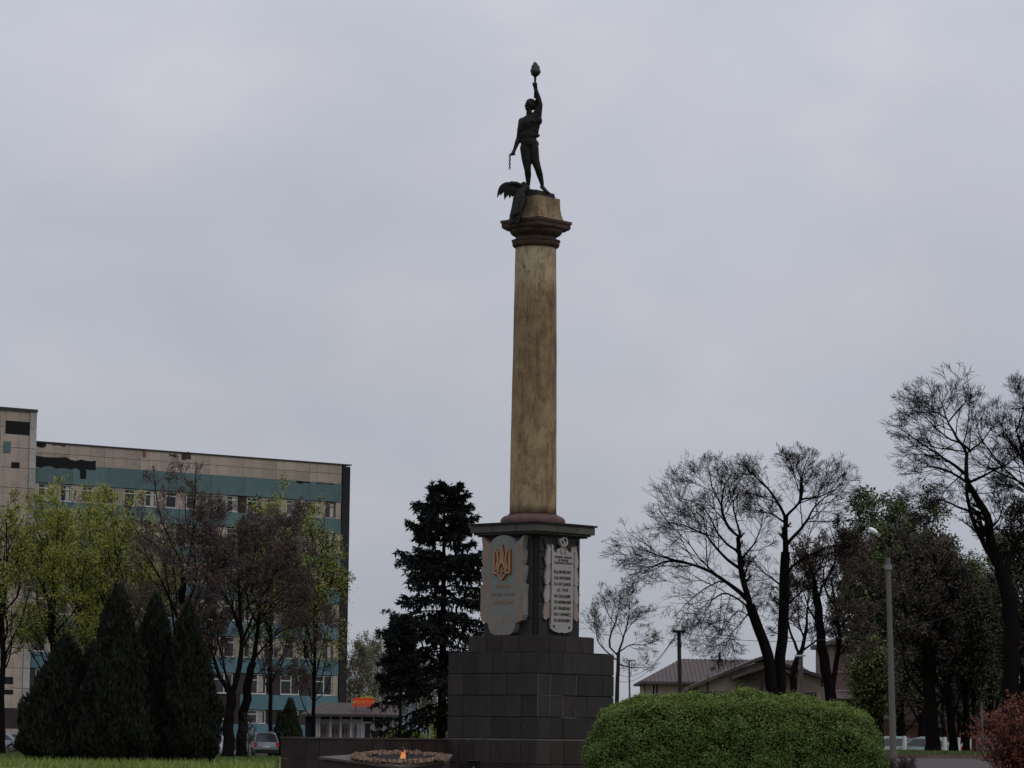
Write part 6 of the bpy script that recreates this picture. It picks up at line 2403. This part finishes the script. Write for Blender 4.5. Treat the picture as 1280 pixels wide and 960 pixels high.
def spruce(px, py_base, d, py_top, halfw_px, label, seed, nb=95, tmin=.18):
    global rng
    rng = np.random.default_rng(seed)
    b = at(px, py_base, d)
    Hh = at(px, py_top, d).z
    hw = halfw_px * d / F
    root = empty('spruce', (b.x, b.y, 0), label=label, cat='conifer', group='dark spruces beside the pedestal')
    mb = MB().tube([(0, 0, 0), (.03, 0, Hh * .4), (0, 0, Hh)], [hw * .10, hw * .07, .02], 9)
    mb.sm = True
    mb.build('trunk', MAT['bark'], root)
    t = np.sort(rng.random(nb)) * (.98 - tmin) + tmin
    t = 1 - (1 - t) ** 1.1
    a = np.arange(nb) * 2.399 + rng.normal(0, .25, nb)
    L = hw * (.20 + 1.0 * np.clip((1 - t) / .50, 0, 1) ** .72) * (.72 + .45 * rng.random(nb))
    L = L * np.where(t < .22, .55 + t * 2, 1.0)
    N = 12
    s = np.linspace(0, 1, N)
    P = np.zeros((nb, N, 3))
    rise = (.38 - .75 * (1 - t))[:, None]
    P[:, :, 0] = (np.cos(a) * L)[:, None] * s
    P[:, :, 1] = (np.sin(a) * L)[:, None] * s
    P[:, :, 2] = (t * Hh)[:, None] + L[:, None] * (rise * s - .38 * s ** 2 + .30 * s ** 3.5) + rng.normal(0, .02, (nb, N))
    rr = np.linspace(.035, .01, N)[None] * np.ones((nb, 1))
    V, Q = sweep([(P, rr)], 4)
    link('branches', fast_mesh('branches', V, Q, True), MAT['bark'], root)
    # side shoots
    T = norm(np.gradient(P, axis=1))
    K = 15
    f = (.12 + .88 * (np.arange(K)[None] + rng.random((nb, K))) / K) * (N - 1)
    i = np.clip(f.astype(int), 0, N - 2)
    m = np.arange(nb)[:, None]
    w_ = (f - i)[..., None]
    S = P[m, i] * (1 - w_) + P[m, i + 1] * w_
    d_ = T[m, i]
    sidev = norm(np.cross(d_, np.array([0, 0, 1.0])))
    sg = np.where((np.arange(K) % 2)[None, :, None] == 0, 1.0, -1.0)
    D = norm(d_ * .8 + sidev * sg * .75 + np.array([0, 0, -.30]) + rng.normal(0, .14, (nb, K, 3)))
    LL = (L[:, None] * .30 * (1.2 - f / (N - 1)) * (.7 + .6 * rng.random((nb, K)))).ravel() + .10
    S, D = S.reshape(-1, 3), D.reshape(-1, 3)
    P2, T2, r2 = grow(S, D, LL, np.full(len(S), .012), 5, .06, -.04, .5)
    # needle brushes: crossed narrow blades along the shoots, and curtains hanging from them
    Cs, Us, Ss = [], [], []
    allP = np.concatenate([P2.reshape(-1, 3), P[:, 2:].reshape(-1, 3)])
    allT = np.concatenate([T2.reshape(-1, 3), T[:, 2:].reshape(-1, 3)])
    reps = 3
    C_ = np.repeat(allP, reps, 0) + rng.normal(0, .045, (len(allP) * reps, 3))
    U = norm(np.repeat(allT, reps, 0) + rng.normal(0, .35, (len(allP) * reps, 3)))
    hang = rng.random(len(C_)) < .35
    U[hang] = norm(np.array([0, 0, -1.0]) + rng.normal(0, .22, (hang.sum(), 3)))
    n = len(C_)
    W_ = norm(np.cross(U, rng.normal(0, 1, (n, 3))))
    s1 = (.10 + .10 * rng.random(n))[:, None]
    s2 = (.028 + .022 * rng.random(n))[:, None]
    V = np.stack([C_ - U * s1 * .3, C_ + W_ * s2 + U * s1 * .3, C_ + U * s1 * 1.3, C_ - W_ * s2 + U * s1 * .3], 1).reshape(-1, 3)
    tag(link('foliage', fast_mesh('foliage', V, np.arange(n * 4).reshape(-1, 4)), MAT['spruce_needle'], root), kind='stuff')
    return root


spruce(551, 925, 126, 603, 66, 'tall dark spruce with drooping layered boughs left of the pedestal', 301, nb=118)
spruce(499, 925, 121, 774, 29, 'smaller dark spruce in front of the pavilion', 302, nb=40, tmin=.55)


# clipped hedge, low hedge, shrubs --------------------------------------
def superhedge(name, label, cx, d, wpx, ztop, depth, mat, count, size, p=2.6, group=None, zpow=1.0, seed=1, twist=0.0):
    global rng
    rng = np.random.default_rng(seed)
    c = at(cx, 930, d)
    gz = ground_z(c.x, c.y)
    root = empty(name, (c.x, c.y, gz), twist, label=label, cat='hedge', group=group)
    a_, b_, h_ = wpx * d / F / 2, depth / 2, ztop - gz

    def surf(u, v):
        # u azimuth, v polar (0 top .. pi/2+ bottom)
        du = np.stack([np.sin(v) * np.cos(u), np.sin(v) * np.sin(u), np.cos(v)], -1)
        k = (np.abs(du[..., 0] / a_) ** p + np.abs(du[..., 1] / b_) ** p + np.abs(du[..., 2] / h_) ** p) ** (-1 / p)
        P = du * k[..., None]
        lump = 1 + .018 * np.sin(P[..., 0] * 2.1 + 1) + .015 * np.sin(P[..., 0] * 4.7 + P[..., 2] * 5) + .012 * np.sin(P[..., 1] * 6 + P[..., 2] * 7)
        return P * lump[..., None]
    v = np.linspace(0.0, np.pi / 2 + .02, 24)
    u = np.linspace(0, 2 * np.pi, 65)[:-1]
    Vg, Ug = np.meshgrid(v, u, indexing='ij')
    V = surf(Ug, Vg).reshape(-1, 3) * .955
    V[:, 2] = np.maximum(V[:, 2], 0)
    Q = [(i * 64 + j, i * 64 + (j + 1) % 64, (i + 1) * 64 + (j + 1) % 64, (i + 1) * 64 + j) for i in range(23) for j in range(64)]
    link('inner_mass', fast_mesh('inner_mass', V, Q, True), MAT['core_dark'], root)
    # leaves: sample by area (rejection on direction weights)
    n = count
    N0 = n * 6
    uu, vv = rng.random(N0) * 2 * np.pi, np.arccos(1 - rng.random(N0) * 1.0)
    P = surf(uu, vv)
    r3 = np.linalg.norm(P, axis=1)
    nr = norm(np.stack([np.sign(P[:, 0]) * np.abs(P[:, 0] / a_) ** (p - 1) / a_, np.sign(P[:, 1]) * np.abs(P[:, 1] / b_) ** (p - 1) / b_, np.abs(P[:, 2] / h_) ** (p - 1) / h_], -1))
    cosang = np.abs((norm(P) * nr).sum(-1))
    wgt = r3 ** 2 / np.maximum(cosang, .15)
    wgt = wgt * np.where(P[:, 1] > .3 * b_, .35, 1.0)
    idx = rng.choice(N0, n, replace=False, p=wgt / wgt.sum())
    P, nr = P[idx], nr[idx]
    depthj = rng.random(n) ** 1.6
    ph = np.sin(P[:, 0] * 3.1 + P[:, 2] * 4) * np.sin(P[:, 0] * 7.3 - P[:, 2] * 6.1)
    ph2 = np.sin(P[:, 0] * 11.1 + P[:, 2] * 9) * np.sin(P[:, 1] * 9.3 - P[:, 2] * 13.1 + P[:, 0] * 2)
    P = P + nr * (.035 + .045 * ph + .03 * ph2 - .17 * depthj)[:, None] + rng.normal(0, .012, (n, 3))
    leaves_mesh('foliage', P, size, MAT[mat], root, sq=.55, normal_up=.6, N=nr * .8)
    # shoots sticking out of the top
    sh = rng.choice(n, n // 14, replace=False)
    up_s = P[sh] + np.stack([rng.normal(0, .02, len(sh)), rng.normal(0, .02, len(sh)), .02 + .07 * rng.random(len(sh))], -1) + nr[sh] * .03
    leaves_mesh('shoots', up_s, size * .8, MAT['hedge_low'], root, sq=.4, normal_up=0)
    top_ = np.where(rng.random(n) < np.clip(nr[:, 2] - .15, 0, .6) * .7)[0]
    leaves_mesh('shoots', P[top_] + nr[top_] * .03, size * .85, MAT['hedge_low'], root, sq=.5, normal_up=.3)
    return root


hz_ = at(940, 866, 80).z
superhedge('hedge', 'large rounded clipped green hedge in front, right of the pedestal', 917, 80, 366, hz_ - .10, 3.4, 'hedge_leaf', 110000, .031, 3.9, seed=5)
zl_ = at(510, 913, 190).z
superhedge('low_hedge', 'low yellow green hedge under the spruces beside the pavilion', 500, 190, 80, zl_, 1.6, 'hedge_low', 12000, .05, 3.0, seed=6)


def shrub(name, label, px, py_base, d, htop_px, wpx, mat, count, size, seed, stems=60, group=None, cat='shrub'):
    global rng
    rng = np.random.default_rng(seed)
    b = at(px, py_base, d)
    gz = ground_z(b.x, b.y) if py_base > 900 else 0
    h = at(px, htop_px, d).z - gz
    w_ = wpx * d / F / 2
    root = empty(name, (b.x, b.y, gz), label=label, cat=cat, group=group)
    a = rng.random(stems) * 2 * np.pi
    S = np.stack([np.cos(a) * w_ * .2, np.sin(a) * w_ * .2, np.zeros(stems)], -1)
    e = rng.random(stems) ** .7
    D = np.stack([np.cos(a) * e * w_, np.sin(a) * e * w_, h * (1.05 - .35 * e ** 2)], -1)
    L = np.linalg.norm(D, axis=1) * (.75 + .3 * rng.random(stems))
    P, T, rr = grow(S, D, L, np.full(stems, .014), 10, .07, .0, .4, droop=.05)
    V, Q = sweep([(P, rr)], 4)
    S2, D2, L2, r2 = kids(P, T, rr, L, 9, 45, .26, .25, None, .6, .004)
    P2, T2, rr2 = grow(S2, D2, L2, r2, 5, .15, .03, .5)
    V2, Q2 = sweep([(P, rr), (P2, rr2)], 4)
    link('stems', fast_mesh('stems', V2, Q2, True), MAT['bark_brown'], root)
    pool = np.concatenate([P2.reshape(-1, 3), P[:, 4:].reshape(-1, 3)])
    C_ = pool[rng.integers(0, len(pool), count)] + rng.normal(0, .035, (count, 3))
    leaves_mesh('foliage', C_, size, MAT[mat], root, sq=.55)
    return root


shrub('barberry_shrub', 'red leaved shrub at the lower right corner', 1276, 958, 74, 876, 88, 'barberry_leaf', 9000, .040, 401, 90)
shrub('purple_shrub', 'small dull purple shrub right of the foot of the tall lamp post', 1132, 957, 90, 944, 26, 'purple_leaf', 2500, .022, 402, 30, 'small purple shrubs at the lamp post')
shrub('purple_shrub', 'small dull purple shrub between the hedge and the tall lamp post', 1106, 957, 90, 942, 22, 'purple_leaf', 2200, .022, 403, 30, 'small purple shrubs at the lamp post')

# planting bed edging at the lamp post
eb = at(1128, 957, 88)
ed = empty('bed_edging', (eb.x, eb.y, ground_z(eb.x, eb.y)), label='low reddish stone edging round the planting bed at the lamp post', cat='edging')
for i in range(8):
    a = -1.2 + i * .26
    MB().box((a, -.5 + .12 * i * i * .06, .06), (.25, .12, .14), R(4 * i)).build('edging_stone', MAT['kerb_stone'], ed)


# grass and weeds --------------------------------------------------------
def grass(name, n, x0f, x1f, y0, y1, h0, h1, seed, mat='grass_blade', wid=.012):
    g_ = np.random.default_rng(seed)
    y = y0 + (y1 - y0) * g_.random(n)
    x = (x0f + (x1f - x0f) * g_.random(n)) * y
    z = np.array([ground_z(a, b) for a, b in zip(x, y)])
    h = h0 + (h1 - h0) * g_.random(n) ** 2
    a = g_.random(n) * 2 * np.pi
    ux, uy = np.cos(a) * wid, np.sin(a) * wid
    lx, ly = g_.normal(0, .35, n) * h, g_.normal(0, .35, n) * h
    V = np.stack([np.stack([x - ux, y - uy, z], -1), np.stack([x + ux, y + uy, z], -1), np.stack([x + lx, y + ly, z + h], -1)], 1).reshape(-1, 3)
    o = link(name, fast_mesh(name, V, np.arange(n * 3).reshape(-1, 3)), MAT[mat])
    tag(o, kind='stuff')
    return o


px2f = lambda px: (px - 640) / F
o = grass('grass', 45000, px2f(-30), px2f(356), 148, 232, .06, .22, 501, wid=.03)
tag(o, 'mown lawn below the thujas and trees on the left', 'grass')
o = grass('weeds', 6000, px2f(-30), px2f(352), 140, 158, .15, .48, 502, mat='hedge_low', wid=.03)
tag(o, 'taller weeds at the near edge of the left lawn', 'weeds')
o = grass('grass', 25000, px2f(1090), px2f(1320), 140.5, 160, .05, .16, 503, wid=.03)
tag(o, 'grass on the verge under the right hand trunks', 'grass')
